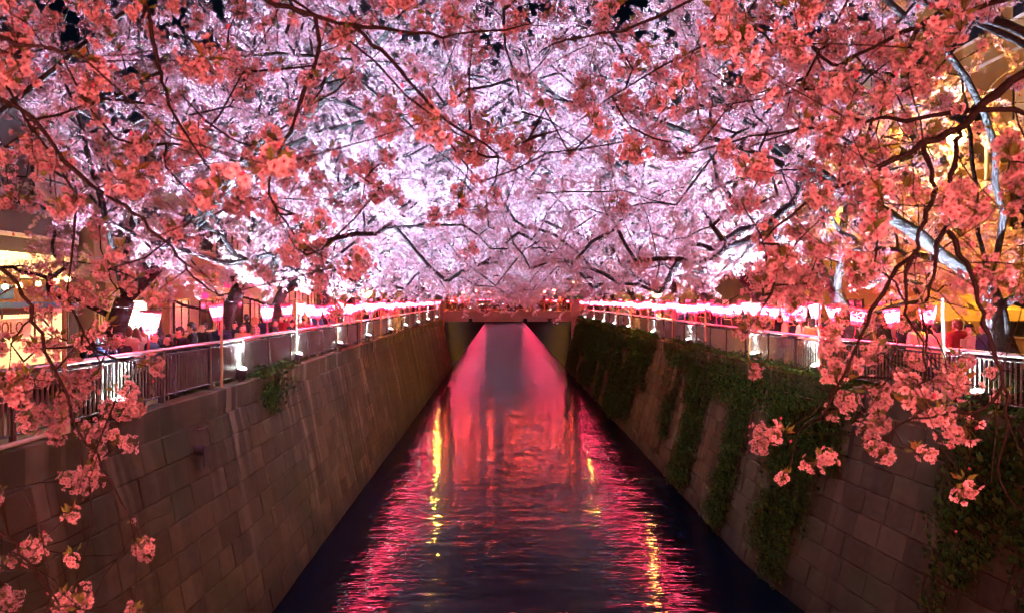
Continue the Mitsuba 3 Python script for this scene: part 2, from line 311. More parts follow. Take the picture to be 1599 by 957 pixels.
def string(side, poleYs, per, name):
    X = lambda Y: float(xl(Y) - .14) if side < 0 else float(xr(Y) + .14)
    i = 0; cord = MB()
    for a, y in enumerate(poleYs):
        far = a >= len(ORD)
        pole(X(y), y, f'bamboo lantern pole tied to the {name} fence, {ORD[min(a, 19)]} from the viewer', lean=random.uniform(-.05, .05))
    for a in range(len(poleYs) - 1):
        y0, y1 = poleYs[a], poleYs[a + 1]; n = per[a] if a < len(per) else 6 if poleYs[a] < 31 else 5 if poleYs[a] < 42 else 3
        sag = .12 + .05 * random.random(); ts = np.linspace(0, 1, 13)
        crv = lambda t: np.array([X(y0) + (X(y1) - X(y0)) * t, y0 + (y1 - y0) * t, ZB + 1.93 - sag * 4 * t * (1 - t)])
        cord.add(*tube([crv(t) for t in ts], .007, 4))
        for t in (n if isinstance(n, list) else [(j + .5) / n + random.uniform(-.02, .02) for j in range(n)]):
            i += 1
            lab = f'glowing pink paper lantern on the {name} string, {ORD[i - 1]} from the viewer' if i <= 20 else f'small glowing pink paper lantern far along the {name} string'
            lantern(crv(t) - [0, 0, .06], lab, f'paper lanterns along the {name} fence' if i <= 20 else f'far paper lanterns along the {name} fence', LBANK if y0 < 50 else tuple(.8 * c for c in LBANK), .45, random.uniform(-12, 12), random.uniform(0, 3.1), y0 < 50, random.uniform(.92, 1.08))
    single('overhead_cable', cord, 'cord', f'black cord carrying the lanterns along the {name} fence', 'cord')
string(-1, [10.9, 16.4, 22.4, 27.9, 32.5, 37.6, 43.5, 49.5, 55.5, 61.5, 67.5, 73], [[.45, .95], [.53, .82], [.08, .26, .44, .66, .86]], 'left')
string(1, [13.9, 18.1, 23, 28, 33.5, 39, 44.3, 50, 56, 62, 68, 73.5], [4, 6, 6, 6], 'right')
cord = MB().add(*tube([[-6.4, BY - .05, 8.05], [0.5, BY - .05, 7.95], [7.7, BY - .05, 8.05]], .01, 4))
single('overhead_cable', cord, 'cord', 'cord of lanterns above the far bridge railing', 'cord')
for j, x in enumerate(np.linspace(-5.9, 7.0, 16) + RNG.uniform(-.33, .33, 16)):
    lantern((x, BY - .05, 7.95 + .1 * math.sin(j * 2.1)), 'small orange-pink paper lantern hanging above the far bridge railing', 'lanterns on the far bridge', LFAR, .3, parts=False)
for j, x in enumerate(np.linspace(-7.5, 8.5, 17)):
    lantern((x, -.7, 7.35 - .12 * math.sin(j * 1.05) ** 2), 'paper lantern on the near footbridge string', 'lanterns on the near footbridge', LNEAR, 3.0, parts=False, scale=1.15)
single('overhead_cable', tube([[-8.2, -.7, 7.45], [.5, -.7, 7.4], [9.2, -.7, 7.45]], .008, 4), 'cord', 'cord of lanterns along the near footbridge', 'cord')
# beyond the bridge the strings go on
for x in np.linspace(-6, 7.5, 14): lantern((x, 243.2, 6.9), 'tiny pink paper lantern added out of view across the canal end', 'added lanterns across the unseen canal end', (70., 8., 14.), .15, parts=False)  # added row, out of view, brightens the reflection in the far water
for side in (-1, 1):
    for y in np.arange(86, 300, 3.6):
        lantern((6.5 * side + (1.1 if side > 0 else 0), y, 6.95), f'tiny pink paper lantern beyond the far bridge on the {"left" if side < 0 else "right"} bank', f'lanterns beyond the bridge, {"left" if side < 0 else "right"}', (85., 5., 12.), .15, parts=False)

# ------------------------------------------------------------------ floodlights on the copings
FL_L = [12.2, 17.5, 22.4, 28.0, 34., 40.7, 47, 54, 61, 69, 88, 102, 118, 140, 165, 195, 225]
FL_R = [13.0, 18.2, 22.4, 30.3, 37.5, 44.8, 50.5, 56, 62, 68.5, 88, 102, 118, 140, 165]
fl_body = mikit.ply(cbox(-.12, .12, -.07, .07, -.09, .05, .012), 'dark_metal')
fl_lens = mikit.ply((lambda m: (m[0] * [1.35, .85, 1], m[1]))(lathe([(.085, .051), (.08, .068), (.06, .085), (.03, .095), (.0, .098)], 14)), 'lamp_glass', smooth=True)
fl_brk = mikit.ply(MB().add(*cbox(-.135, -.123, -.02, .02, -.19, 0, .002)).add(*cbox(.123, .135, -.02, .02, -.19, 0, .002)).add(*cbox(-.135, .135, -.03, .03, -.2, -.188, .002)).get(), 'dark_metal')
FI = 1850.
def flood(side, y, i, x=None):
    x = x if x is not None else float(xl(y) - .08) if side < 0 else float(xr(y) + .08)
    nm = 'added end bank' if side == 0 else 'left' if side < 0 else 'right'
    k = thing('floodlight', f'small floodlight shining upward on the {nm} coping, {ORD[i]} from the viewer', 'floodlight', f'floodlights on the {nm} coping')
    pos = np.array([x, y, ZB + .245]); tilt = -13 * side
    tw = T().translate(pos.tolist()).rotate([0, 1, 0], tilt).rotate([0, 0, 1], 90).scale(1.18)
    scene[k + '__housing'] = {**fl_body, 'to_world': tw}; scene[k + '__bracket'] = {**fl_brk, 'to_world': T().translate(pos.tolist()).rotate([0, 0, 1], 90).scale(1.18)}
    scene[k + '__lens'] = {**emit(fl_lens, (120., 150., 135.), .2), 'to_world': tw}
    I = FI * (1.1 if 14 < y < 30 else .6 if y < 14 else .13 if y < 80 else 1.3)
    d = np.array([math.sin(math.radians(tilt)), 0, math.cos(math.radians(tilt))])
    o = pos + d * .17
    scene[k + '__beam'] = {'type': 'spot', 'to_world': T().look_at(origin=o.tolist(), target=(o + d).tolist(), up=[0, 1, 0]), 'intensity': rgb(I * LS * .76, I * LS * .93, I * LS * 1.32), 'cutoff_angle': 64., 'beam_width': 24., 'sampling_weight': 5.0}
for i, y in enumerate(FL_L): flood(-1, y, i)
for i, y in enumerate(FL_R): flood(1, y, i)
for i, x in enumerate((-7., -3.5, 0., 3.5, 7., 10.)): flood(0, 243.3, i, x)  # added floodlights, unseen, light the closing trees for the water reflection

# ------------------------------------------------------------------ street lamps
def street_lamp(x, y, z, L, r, label, arm=0., w=3., pole_mat='dark_metal'):
    k = thing('street_lamp', label, 'street lamp')
    part(k, 'post', tube([[x + arm, y, ZB - .06], [x + arm, y, (ZB + z) / 2], [x + arm, y, z + .25]], [.07, .06, .045], 10, True), pole_mat, smooth=40)
    if arm: part(k, 'arm', tube([[x + arm, y, z + .1], [x + arm * .5, y, z + .24], [x, y, z + r + .02]], .025, 6), pole_mat)
    part(k, 'cap', lathe([(0, .1), (.05, .09), (r * .5, .03), (r * .48, 0)], 14, (x, y, z + r * .86)), pole_mat, smooth=40)
    g = trimesh.creation.icosphere(2, r); g.apply_translation([x, y, z])
    scene[k + '__globe'] = emit(mikit.ply(g, 'lamp_glass', smooth=True), L, w)
street_lamp(*P(681, 423, 88), (1900., 830., 90.), .42, 'distant yellow street lamp above the left end of the bridge', -.4, 1.5)
street_lamp(*P(925, 423, 88), (1900., 830., 90.), .42, 'distant yellow street lamp above the right end of the bridge', .4, 1.5)
street_lamp(*P(897, 440, 92), (120., 70., 12.), .25, 'distant low yellow street lamp right of the bridge centre', .4, 1.)
street_lamp(8.6, 41, 7.35, (600., 270., 36.), .27, 'yellow street lamp behind the right lantern string', .3, 1.5)
street_lamp(-7.6, 41.3, 7.35, (520., 235., 32.), .26, 'yellow street lamp behind the left lantern string', -.3, 1.5)
street_lamp(*P(1493, 215, 17), (2400., 1080., 80.), .2, 'amber street lamp on a grey pole at upper right', .72, 16., 'rail_metal')
street_lamp(16.0, 34, 11.5, (800., 370., 32.), .2, 'amber street lamp in front of the ochre building', .3, 9.)
# ------------------------------------------------------------------ blossoms
def rot_to(d, roll=0.):
    """3x3 whose z column is d"""
    d = np.asarray(d, float); d = d / (np.linalg.norm(d) + 1e-9)
    a = np.cross(d, [0, 0, 1.] if abs(d[2]) < .9 else [1., 0, 0]); a /= np.linalg.norm(a); b = np.cross(d, a)
    c, s = math.cos(roll), math.sin(roll)
    return np.stack([c * a + s * b, -s * a + c * b, d], 1)
PET, PB, CEN = (.72, .57, .615), (.60, .22, .31), (.22, .03, .05)
def flower_near(r=.021, cup=.35):
    v, f, c = [], [], []
    for k in range(5):
        a0 = k * 2 * math.pi / 5; R = np.array([[math.cos(a0), -math.sin(a0)], [math.sin(a0), math.cos(a0)]])
        p = np.array([[.12, 0], [.55, -.38], [.55, .38], [.98, -.26], [.98, .26], [.88, 0]]) * r
        q = p @ R.T; rr = np.linalg.norm(p, axis=1)
        z = cup * rr * (rr / r) ** .6 + np.array([0, .06, .06, -.03, -.03, -.05]) * r
        n = len(v); v += [[*q[i], z[i]] for i in range(6)]; c += [PB] + [PET] * 5
        f += [[n, n + 1, n + 3], [n, n + 3, n + 5], [n, n + 5, n + 4], [n, n + 4, n + 2]]
    n = len(v); v += [[0, 0, .30 * r]] + [[.2 * r * math.cos(a), .2 * r * math.sin(a), .12 * r] for a in np.arange(5) * 1.2566 + .6]; c += [CEN] * 6
    f += [[n, n + 1 + j, n + 1 + (j + 1) % 5] for j in range(5)]
    return np.array(v), np.array(f), np.array(c)
def flower_mid(r=.021):
    v, f, c = [[0, 0, 0]], [], [PB]
    for k in range(5):
        a = k * 1.2566
        v += [[.6 * r * math.cos(a - .5), .6 * r * math.sin(a - .5), .2 * r], [r * math.cos(a), r * math.sin(a), .3 * r], [.6 * r * math.cos(a + .5), .6 * r * math.sin(a + .5), .2 * r]]
        c += [PET] * 3; n = 1 + 3 * k; f += [[0, n, n + 1], [0, n + 1, n + 2]]
    return np.array(v), np.array(f), np.array(c)
def flower_far(r=.023):
    v = [[r * math.cos(a), r * math.sin(a), random.uniform(-.006, .006)] for a in np.arange(5) * 1.2566]
    return np.array(v), np.array([[0, 1, 2], [0, 2, 3], [0, 3, 4]]), np.array([PET] * 5)
LEAFC = ((.14, .19, .045), (.22, .15, .05), (.17, .22, .05))
def leaf_geo(L=.05, w=.011):
    v = np.array([[0, 0, 0], [L * .45, -w, .006], [L * .45, w, .006], [L, 0, -.004], [L * .45, 0, 0]])
    return v, np.array([[0, 1, 4], [4, 1, 3], [0, 4, 2], [4, 3, 2]])
def put(mb, g, R, t, tint=1.0, s=1.0):
    v, f, c = g; mb.add(v * s @ R.T + t, f, np.clip(c * tint, 0, .95))
def near_cluster(n, rad, tint=1.0):
    """a spray of two to four umbels of stalked flowers with young leaves"""
    fl, lf = MB(), MB(); g = [flower_near(cup=c) for c in (.15, .4, .7)]
    m = random.choice((2, 3, 3, 4)) if n > 20 else 1
    cen = [RNG.normal(size=3) * rad * [.55, .55, .4] for _ in range(m)]
    for c0 in cen:
        ax = RNG.normal(size=3) * .6 + [0, 0, -.5]; ax /= np.linalg.norm(ax); dirs, tries = [], 0
        while len(dirs) < n / m and tries < 400:
            tries += 1; d = RNG.normal(size=3) + ax * .7; d /= np.linalg.norm(d)
            if any(np.dot(d, e) > math.cos(.36) for e in dirs): continue
            dirs.append(d)
        for d in dirs:
            rr = rad * random.uniform(.55, .95); face = d + RNG.normal(size=3) * .35
            put(fl, g[random.randrange(3)], rot_to(face, random.random() * 6), c0 + d * rr, tint * random.uniform(.82, 1.12), random.uniform(.8, 1.15))
            fl.add(*tube([c0 * .5, c0 + d * rr * .55 + [0, 0, .006], c0 + d * rr], .0015, 3), (.16, .13, .05))
        for k in range(2):
            d = c0 + d * rad * random.uniform(.9, 1.3); v = trimesh.creation.icosphere(0, .007); fl.add(v.vertices * [1, 1, 1.6] + d, v.faces, (.5, .12, .2)) if random.random() < .5 else None; d = RNG.normal(size=3)
    for k in range(random.choice((3, 5, 6))):
        d = RNG.normal(size=3); d[2] = abs(d[2]) + .3; d /= np.linalg.norm(d); R = rot_to(d, random.random() * 6)
        v, f = leaf_geo(random.uniform(.045, .075), .013); lf.add(v @ R[:, [2, 0, 1]].T + d * .02, f, LEAFC[k % 3])
    return fl, lf
def group_def(name, members):
    g = {'type': 'shapegroup'}
    for k, (mb, m) in members.items(): g[k] = mikit.ply(mb.get(), m, color=mb.col()) if mb.c else mikit.ply(mb.get(), m)
    scene[name] = g
CK = [(36, .066, 1.0), (44, .072, .95), (28, .058, 1.05), (40, .068, 1.1), (52, .078, .92), (13, .05, 1.05), (32, .062, 1.15), (38, .07, .86), (24, .056, 1.0)]
for i, (nf, rad, tint) in enumerate(CK):
    fl, lf = near_cluster(nf, rad, tint)
    group_def(f'cluster_kind_{i}', {'flowers': (fl, 'petal'), 'leaves': (lf, 'leaf')})
def spray(kind, n_pom, per, L, rad=.055):
    """flowers of a twig that runs from the origin along +z"""
    mb = MB()
    for k in range(n_pom):
        z = L * (k + .5) / n_pom; a = random.random() * 6.28; o = np.array([math.cos(a) * .05, math.sin(a) * .05, z]) + RNG.normal(size=3) * .035
        for j in range(per):
            d = RNG.normal(size=3); d /= np.linalg.norm(d)
            g = flower_mid() if kind == 'mid' else flower_far()
            put(mb, g, rot_to(d + RNG.normal(size=3) * .3, random.random() * 6), o + d * rad * random.uniform(.6, 1.15), random.uniform(.86, 1.05), random.uniform(.85, 1.2))
    for k in range(3 if kind == 'mid' else 2):
        d = np.array([RNG.normal(), RNG.normal(), 1.2]); R = rot_to(d, random.random() * 6); v, f = leaf_geo(.06, .014)
        mb.add(v @ R[:, [2, 0, 1]].T + [0, 0, L * random.random()], f, LEAFC[k % 3])
    tw = MB().add(*tube([[0, 0, -.05], [random.uniform(-.02, .02), random.uniform(-.02, .02), L * .5], [0, 0, L]], [.006, .004, .002], 3))
    return mb, tw
for i in range(5):
    mb, tw = spray('mid', 8, 15, .62); group_def(f'mid_spray_{i}', {'flowers': (mb, 'petal')})
for i in range(6):
    mb, tw = spray('far', 10, 14, .72, .06); group_def(f'far_spray_{i}', {'flowers': (mb, 'petal')})
def inst(key, group, M): scene[key] = {'type': 'instance', 'to_world': T(M), 'group': {'type': 'ref', 'id': group}}
def M4(R, t, s=1.):
    m = np.eye(4); m[:3, :3] = R * s; m[:3, 3] = t; return m

# ------------------------------------------------------------------ cherry trees
def smooth01(t): t = np.clip(t, 0, 1); return t * t * (3 - 2 * t)
class Skeleton:
    """nodes with parents, grown towards targets"""
    def __init__(s, base): s.p = np.zeros((9000, 3)); s.par = np.full(9000, -1); s.n = 1; s.p[0] = base; s.len = np.zeros(9000); s.chains = []; s.cnt = np.zeros(9000)
    def grow(s, start, pts, kind):
        ids = [start]
        for q in pts:
            s.p[s.n] = q; s.par[s.n] = ids[-1]; s.len[s.n] = s.len[ids[-1]] + np.linalg.norm(q - s.p[ids[-1]]); ids.append(s.n); s.n += 1
        s.chains.append((ids, kind)); return ids[-1]
    def bez(s, a, b, up=.25, n=None, wob=.06):
        d = b - a; L = np.linalg.norm(d); n = n or max(2, int(L / .35))
        c = (a + b) / 2 + np.array([0, 0, up * L]) + RNG.normal(size=3) * wob * L
        t = np.linspace(0, 1, n + 1)[1:, None]
        q = (1 - t) ** 2 * a + 2 * t * (1 - t) * c + t * t * b
        q[:-1] += RNG.normal(size=(n - 1, 3)) * .018 * min(L, 2.)
        return q
    def attach(s, targets, kind='twig', up=.12, pen=.25):
        order = np.argsort(np.linalg.norm(targets - s.p[:1], axis=1)); ends = np.zeros(len(targets), int)
        for k in order:
            t = targets[k]; d = np.linalg.norm(s.p[:s.n] - t, axis=1) + pen * s.len[:s.n] * .3
            d[0:3] += 3; j = int(np.argmin(d)); ends[k] = s.grow(j, s.bez(s.p[j], t, up), kind)
        return ends
    def radii(s, tip, ex, rmax):
        s.cnt[:] = 0
        for ids, _ in s.chains: s.cnt[ids[-1]] += 1
        for i in range(s.n - 1, 0, -1): s.cnt[s.par[i]] += s.cnt[i]
        return np.minimum(tip * np.maximum(s.cnt, 1) ** ex, rmax)
    def meshes(s, r):
        out = {}
        for ids, kind in s.chains:
            q = s.p[ids]; rr = r[ids].copy(); rr[0] = min(rr[0], rr[1] * 1.25); big = rr.max()
            sides = 12 if big > .1 else 7 if big > .04 else 4
            if kind == 'trunk': rr[0] = rr[1] * 1.5
            if rr[-1] < .012: rr[-1] *= .6
            if kind in ('trunk', 'limb'): out.setdefault(kind, []).append(tube(q, rr, sides, True))
            else: out.setdefault(kind, [MB()])[0].add(*tube(q, rr, sides))
        return out
def cherry(side, xb, Yb, label, n_t, kind, lean=1.0, crown=None, seed=0, tr=.24, cover=1.0, size=1.0, extra=()):
    global RNG
    RNG = np.random.default_rng(1000 + seed); random.seed(1000 + seed)
    k = thing('cherry_tree', label, 'cherry tree')
    s = Skeleton([xb, Yb, ZB - .1]); inw = -side
    fork = np.array([xb + inw * .7 * lean, Yb + random.uniform(-.4, .4), ZB + random.uniform(1.9, 2.6)])
    fk = s.grow(0, s.bez(s.p[0], fork, 0, 5, .05), 'trunk')
    C = np.array(crown or (xb + inw * 3.7, Yb, ZB + 5.8)); R = np.array([7.0, 4.7, 5.0]) * size
    ends = []
    for a in (-.9, -.1, .75, 2.4, 3.9):                # main limbs; angle 0 points over the water
        a += random.uniform(-.25, .25); reach = .62 if abs(a) < 1 else .5
        e = C + np.array([inw * math.cos(a) * R[0] * reach, math.sin(a) * R[1] * reach, random.uniform(-.1, .35) * R[2]])
        ends.append(s.grow(fk, s.bez(fork, e, .16, 11, .09), 'limb'))
    tg = np.zeros((0, 3)); need = n_t
    while len(tg) < need:
        u = RNG.normal(size=(need * 3, 3)); u /= np.linalg.norm(u, axis=1, keepdims=True)
        q = C + u * R * (RNG.random((need * 3, 1)) ** .42)
        low = C[2] - R[2] * .66 - .25 * np.maximum(0, inw * (q[:, 0] - C[0]) - 2)
        low = low + (1.1 if 57 < Yb < 80 else 1.3 if Yb < 12 else 0) + (2.3 if side < 0 and 12 < Yb < 28 else 1.0 if Yb < 30 else .3) * smooth01((side * q[:, 0] - 5.6) / 1.2) * smooth01((9.2 - side * q[:, 0]) / .8)
        q = q[(q[:, 2] > low) & (meshkit.fbm(q * .62 + seed * 9, 2) > .515) & ((q[:, 0] < 6.3) | (q[:, 1] > 15.5) | (q[:, 2] < 8.2)) & (q[:, 2] > ZB + 2.05)]
        tg = np.vstack([tg, q])
    tg = tg[:need]; tg[:, 2] -= .35 * (np.abs(tg[:, 0] - C[0]) / R[0]) ** 2
    if len(extra): tg = np.vstack([tg, [P(*e) for e in extra]])
    te = s.attach(tg)
    r = s.radii(.0065, .52, tr); ms = s.meshes(r)
    for key, lst in ms.items():
        for m in lst: part(k, {'twig': 'twigs'}.get(key, key), m, 'bark' if key != 'twig' else 'twig_bark', smooth=True, kind='stuff' if key == 'twig' else None)
    n = 0; labels[k + '__blossom'] = {'kind': 'stuff'}
    kinds = 5 if kind == 'mid' else 6; ln = .62 if kind == 'mid' else .72
    for j, e in enumerate(te):
        p1 = s.p[e]; p0 = s.p[s.par[e]]; d = p1 - p0; d /= np.linalg.norm(d) + 1e-9; d = d + RNG.normal(size=3) * .2
        n += 1; sc = random.uniform(.85, 1.3)
        inst(f'{k}__blossom__{n:04d}', f'{kind}_spray_{random.randrange(kinds)}', M4(rot_to(d, random.random() * 6), p1 - d / np.linalg.norm(d) * ln * .7 * sc, sc))
        if random.random() < cover:
            g = s.par[s.par[e]]
            if g > 3:
                d2 = d + RNG.normal(size=3) * .8; n += 1
                inst(f'{k}__blossom__{n:04d}', f'{kind}_spray_{random.randrange(kinds)}', M4(rot_to(d2, random.random() * 6), s.p[g], random.uniform(.8, 1.15)))
    return k
LY = [8.7, 14.7, 20.4, 25.5, 31.5, 38, 44.5, 51, 58, 65.5]
RY = [8.6, 13.8, 19.6, 26, 32, 38.5, 45, 52, 59, 66.5]
DROOP = [(px, py, Y) for px, py, Y in zip(RNG.uniform(690, 830, 26), RNG.uniform(420, 464, 26), RNG.uniform(27, 35, 26))] + [(718, 470, 30), (760, 488, 31), (741, 480, 31), (803, 486, 30), (806, 465, 29), (775, 470, 30), (826, 470, 31), (870, 500, 33)]
LOW_L = [(px, py, Y) for px, py, Y in zip(np.where(RNG.random(34) < .6, RNG.uniform(-20, 105, 34), RNG.uniform(205, 260, 34)), RNG.uniform(378, 428, 34), RNG.uniform(13.5, 17, 34))]
LOW_L2 = [(px, py, Y) for px, py, Y in zip(np.where(RNG.random(26) < .5, RNG.uniform(190, 300, 26), RNG.uniform(360, 405, 26)), RNG.uniform(392, 438, 26), RNG.uniform(17, 21, 26))]
LOW_R = [(px, py, Y) for px, py, Y in zip(RNG.uniform(1370, 1610, 44), RNG.uniform(320, 440, 44), RNG.uniform(16, 20.5, 44))]
LOW_R2 = [(px, py, Y) for px, py, Y in zip(RNG.uniform(1090, 1230, 24), RNG.uniform(360, 425, 24), RNG.uniform(21, 27, 24))]
for i, y in enumerate(LY):
    near = y < 12
    cherry(-1, -8.0 - .3 * (i % 2) - (.5 if near else 0), y, f'white flowering cherry tree on the left bank, {ORD[i + 1]} trunk from the viewer', 120 if near else 640 if y < 30 else 420, 'mid' if y < 16 else 'far', seed=i, tr=.4 if 1 <= i <= 3 else .32, cover=.8, size=1.2 if 12 < y < 28 else 1.05, extra={1: LOW_L, 2: LOW_L2}.get(i, ()))
for i, y in enumerate(RY):
    near = y < 12
    cherry(1, 9.5 + .3 * (i % 2) + (.9 if near else 0), y, f'white flowering cherry tree on the right bank, {ORD[i + 1]} trunk from the viewer', 110 if near else 640 if y < 30 else 420, 'mid' if y < 16 else 'far', seed=40 + i, tr=.27, cover=.8, size=1.2 if 12 < y < 28 else 1.05, extra={4: DROOP, 2: LOW_R, 3: LOW_R2}.get(i, ()))
for i, (sd, y) in enumerate(((-1, 99), (1, 100), (-1, 109), (1, 110), (-1, 119), (1, 120), (-1, 130), (1, 132), (-1, 150), (1, 152), (-1, 172), (1, 174), (-1, 196), (1, 198), (-1, 222), (1, 224))):
    cherry(sd, 8.3 * sd + .6, y, f'pale cherry tree beyond the bridge on the {"left" if sd < 0 else "right"} bank, {ORD[i // 2]} behind it', 300 if y < 120 else 170, 'far', seed=80 + i, cover=.8, size=1.0 if y < 120 else 1.25)

for i, x in enumerate((-5.5, .8, 7.)):  # unseen trees added so the far water mirrors lit blossom
    cherry(1, x, 247 + i, f'pale cherry tree added to close the far end of the canal, {["left", "middle", "right"][i]} one', 170, 'far', seed=120 + i, size=1.2, lean=.1, crown=(x, 246 + i, ZB + 5))
# the two trees beside the near footbridge: boughs hang into the foreground
LEFT_BOUGHS = [
 [(-150, -60, 4), (120, -70, 4.1), (300, -45, 4.2), (400, -8, 4.4), (470, 18, 4.5), (530, 35, 4.5), (600, 45, 4.6), (680, 55, 4.8), (760, 50, 5), (850, 40, 5.2)],
 [(560, 55, 4.6), (600, 85, 4.6), (650, 140, 4.8), (700, 190, 4.9), (742, 217, 5), (775, 245, 5.2), (768, 290, 5.3)],
 [(500, 50, 4.6), (492, 100, 4.7), (475, 145, 4.8), (460, 190, 4.9), (440, 230, 5), (420, 290, 5), (440, 340, 5.1), (480, 385, 5.2), (540, 410, 5.3)],
 [(-120, 60, 3.6), (0, 150, 3.7), (60, 195, 3.8), (115, 265, 3.8), (160, 300, 3.9), (195, 322, 4), (240, 360, 4), (275, 395, 4.1), (300, 430, 4.2), (340, 462, 4.3)],
 [(-100, 350, 3.4), (0, 420, 3.4), (40, 470, 3.5), (70, 540, 3.6), (95, 600, 3.7), (130, 680, 3.8), (165, 740, 3.9), (195, 800, 4), (212, 842, 4)],
 [(-110, 730, 3.4), (0, 830, 3.4), (40, 875, 3.5), (75, 920, 3.6), (105, 950, 3.6)],
 [(-150, 40, 2.9), (0, 60, 2.9), (70, 75, 2.9), (125, 85, 2.9)],
 [(200, -60, 4.2), (235, 40, 4.3), (250, 110, 4.4), (260, 150, 4.5), (285, 200, 4.6), (320, 250, 4.7), (345, 298, 4.8)]]
RIGHT_BOUGHS = [
 [(1720, 30, 4.6), (1599, 115, 4.3), (1540, 160, 4.2), (1500, 200, 4.1), (1440, 225, 4.0), (1370, 265, 4.0), (1300, 295, 4.0), (1240, 330, 4.1), (1185, 380, 4.3)],
 [(1445, 225, 4), (1450, 262, 3.9), (1460, 300, 3.8), (1445, 340, 3.8), (1430, 390, 3.8), (1415, 430, 3.8), (1417, 480, 3.8), (1440, 550, 3.8), (1432, 600, 3.8)],
 [(1500, 200, 4.1), (1490, 245, 4), (1482, 300, 3.9), (1475, 350, 3.9), (1460, 420, 3.9), (1445, 470, 3.9), (1450, 540, 3.8), (1468, 580, 3.8)],
 [(1478, 350, 3.9), (1500, 400, 3.8), (1530, 460, 3.7), (1545, 520, 3.7), (1560, 580, 3.6), (1575, 650, 3.6), (1562, 720, 3.7), (1590, 800, 3.8)],
 [(1640, 200, 4.2), (1540, 172, 4.2), (1440, 185, 4.3), (1390, 190, 4.4), (1330, 192, 4.5), (1240, 205, 4.7), (1150, 222, 4.9), (1050, 240, 5.2)],
 [(1680, -40, 4.5), (1500, 20, 4.4), (1420, 45, 4.5), (1340, 85, 4.6), (1300, 100, 4.8), (1240, 60, 5), (1150, 52, 5.2), (1040, 100, 5.5), (960, 150, 5.8), (885, 200, 6)],
 [(1300, -75, 4.5), (1130, -22, 4.6), (1000, 40, 4.8), (900, 60, 5), (830, 95, 5.2)],
 [(1415, 400, 3.8), (1370, 470, 3.9), (1330, 560, 3.9), (1290, 640, 4), (1225, 676, 4.2)],
 [(1560, 590, 3.6), (1520, 640, 3.7), (1440, 650, 3.8), (1390, 690, 3.9)]]
CL = """30 88 80 127 97 66 205 272 68 8 130 50 13 583 38 42 591 62 56 593 40 107 591 28 125 602 38 113 631 36 90 625 26 150 587 30 232 572 36 182 608 46 215 633 40 169 640 36 73 648 34 46 660 36 98 662 28 84 681 26 130 675 40 155 686 15 150 704 28 184 696 40 138 731 44 109 750 30 127 757 22
170 420 35 214 437 36 164 470 35 104 463 48 60 490 35 17 537 40 60 544 46 127 537 40 170 537 32 90 527 40 147 587 26 53 857 44 215 854 36 110 938 46 3 765 24 2 880 34 10 935 34 204 815 10
343 303 66 313 315 40 371 308 45 303 228 45 120 308 46 155 348 34 25 313 42 88 252 50 8 250 40 183 313 30 226 230 40 170 423 36 278 363 44 391 228 30 396 416 25
425 260 80 485 252 40 545 265 34 575 268 34 603 248 36 420 318 40 480 303 28 528 318 28 565 318 28 593 295 38 615 305 28 493 365 52 460 385 42 502 390 42 550 410 58 425 425 26 505 425 36 432 343 36 680 338 28 703 335 18 715 315 36 753 328 30 771 305 28 733 392 28 728 228 36 786 235 36 756 252 22
890 242 26 950 245 18 1000 238 48 1038 235 26 1065 240 34 1138 240 50 1171 265 56 1186 278 42 1160 322 40 1188 368 42 1186 443 42 1003 413 24
1350 240 52 1285 235 42 1260 265 40 1280 312 58 1315 268 42 1355 290 58 1380 318 72 1413 298 52 1363 365 72 1348 430 48 1262 443 48 1220 405 48 1278 388 42 1252 363 38 1493 320 72 1526 315 60 1495 295 42 1551 428 52 1576 252 60 1586 290 50
1227 403 60 1260 443 44 1205 443 30 1245 483 42 1277 397 50 1344 427 46 1320 517 62 1360 500 36 1367 550 42 1290 550 46 1317 587 52 1424 574 42 1359 610 46 1317 631 44 1374 654 52 1427 630 66 1447 607 18 1497 557 46 1497 594 54 1499 657 64 1551 450 60 1591 453 30 1192 447 46 1171 510 50 1171 572 26 1261 445 40 1185 684 38 1286 717 50 1369 709 44
423 43 34 543 63 52 513 100 42 546 120 38 490 158 26 460 188 24 435 218 48 643 15 52 711 33 44 665 190 70 615 190 50 573 170 28 665 160 36 585 190 30 713 130 28 736 80 36 748 185 36 728 228 44 690 188 30 563 38 24 600 8 32 700 60 30
862 22 38 943 38 42 980 52 34 960 5 40 988 108 42 1028 120 38 1078 90 48 1136 73 70 1065 140 52 1155 153 38 925 193 44 1000 175 38 1033 165 42 1113 200 38 1125 15 60 1163 63 52 1183 130 52 830 135 30 900 160 28 970 160 42 812 25 40 850 170 34 825 218 36 940 135 26
1240 13 60 1240 68 58 1275 15 32 1295 70 48 1253 140 50 1293 143 58 1325 40 42 1376 75 52 1426 75 62 1501 25 62 1500 50 52 1438 145 32 1413 140 28 1380 160 46 1318 183 62 1283 220 42 1350 232 52 1450 95 52 1583 133 22 1580 225 42 1212 80 42 1330 150 42
140 15 56 135 163 50 260 170 30 238 148 30 320 95 68 376 118 42 300 218 52 240 50 38 283 148 28 313 30 38 351 65 24 200 135 34 88 28 42 50 220 52 75 195 32 358 215 32 163 58 38 10 138 46"""
CL = np.array(CL.split(), float).reshape(-1, 3)
EX = []                                             # more clusters, where the photograph's upper corners are dense
for _ in range(900):
    px, py = RNG.uniform(-60, 1660), RNG.uniform(-60, 330)
    dens = .75 if px > 1080 else .5 if px < 420 else .42
    dens *= np.clip(1.25 - py / 330, .15, 1) * (.25 if px > 1390 and py > 60 else 1.0)
    if RNG.random() < dens * .36: EX.append((px, py, RNG.uniform(23, 40)))
R0 = {-1: [.024, .012, .014, .014, .014, .009, .01, .013], 1: [.034, .02, .018, .018, .018, .016, .014, .012, .009]}
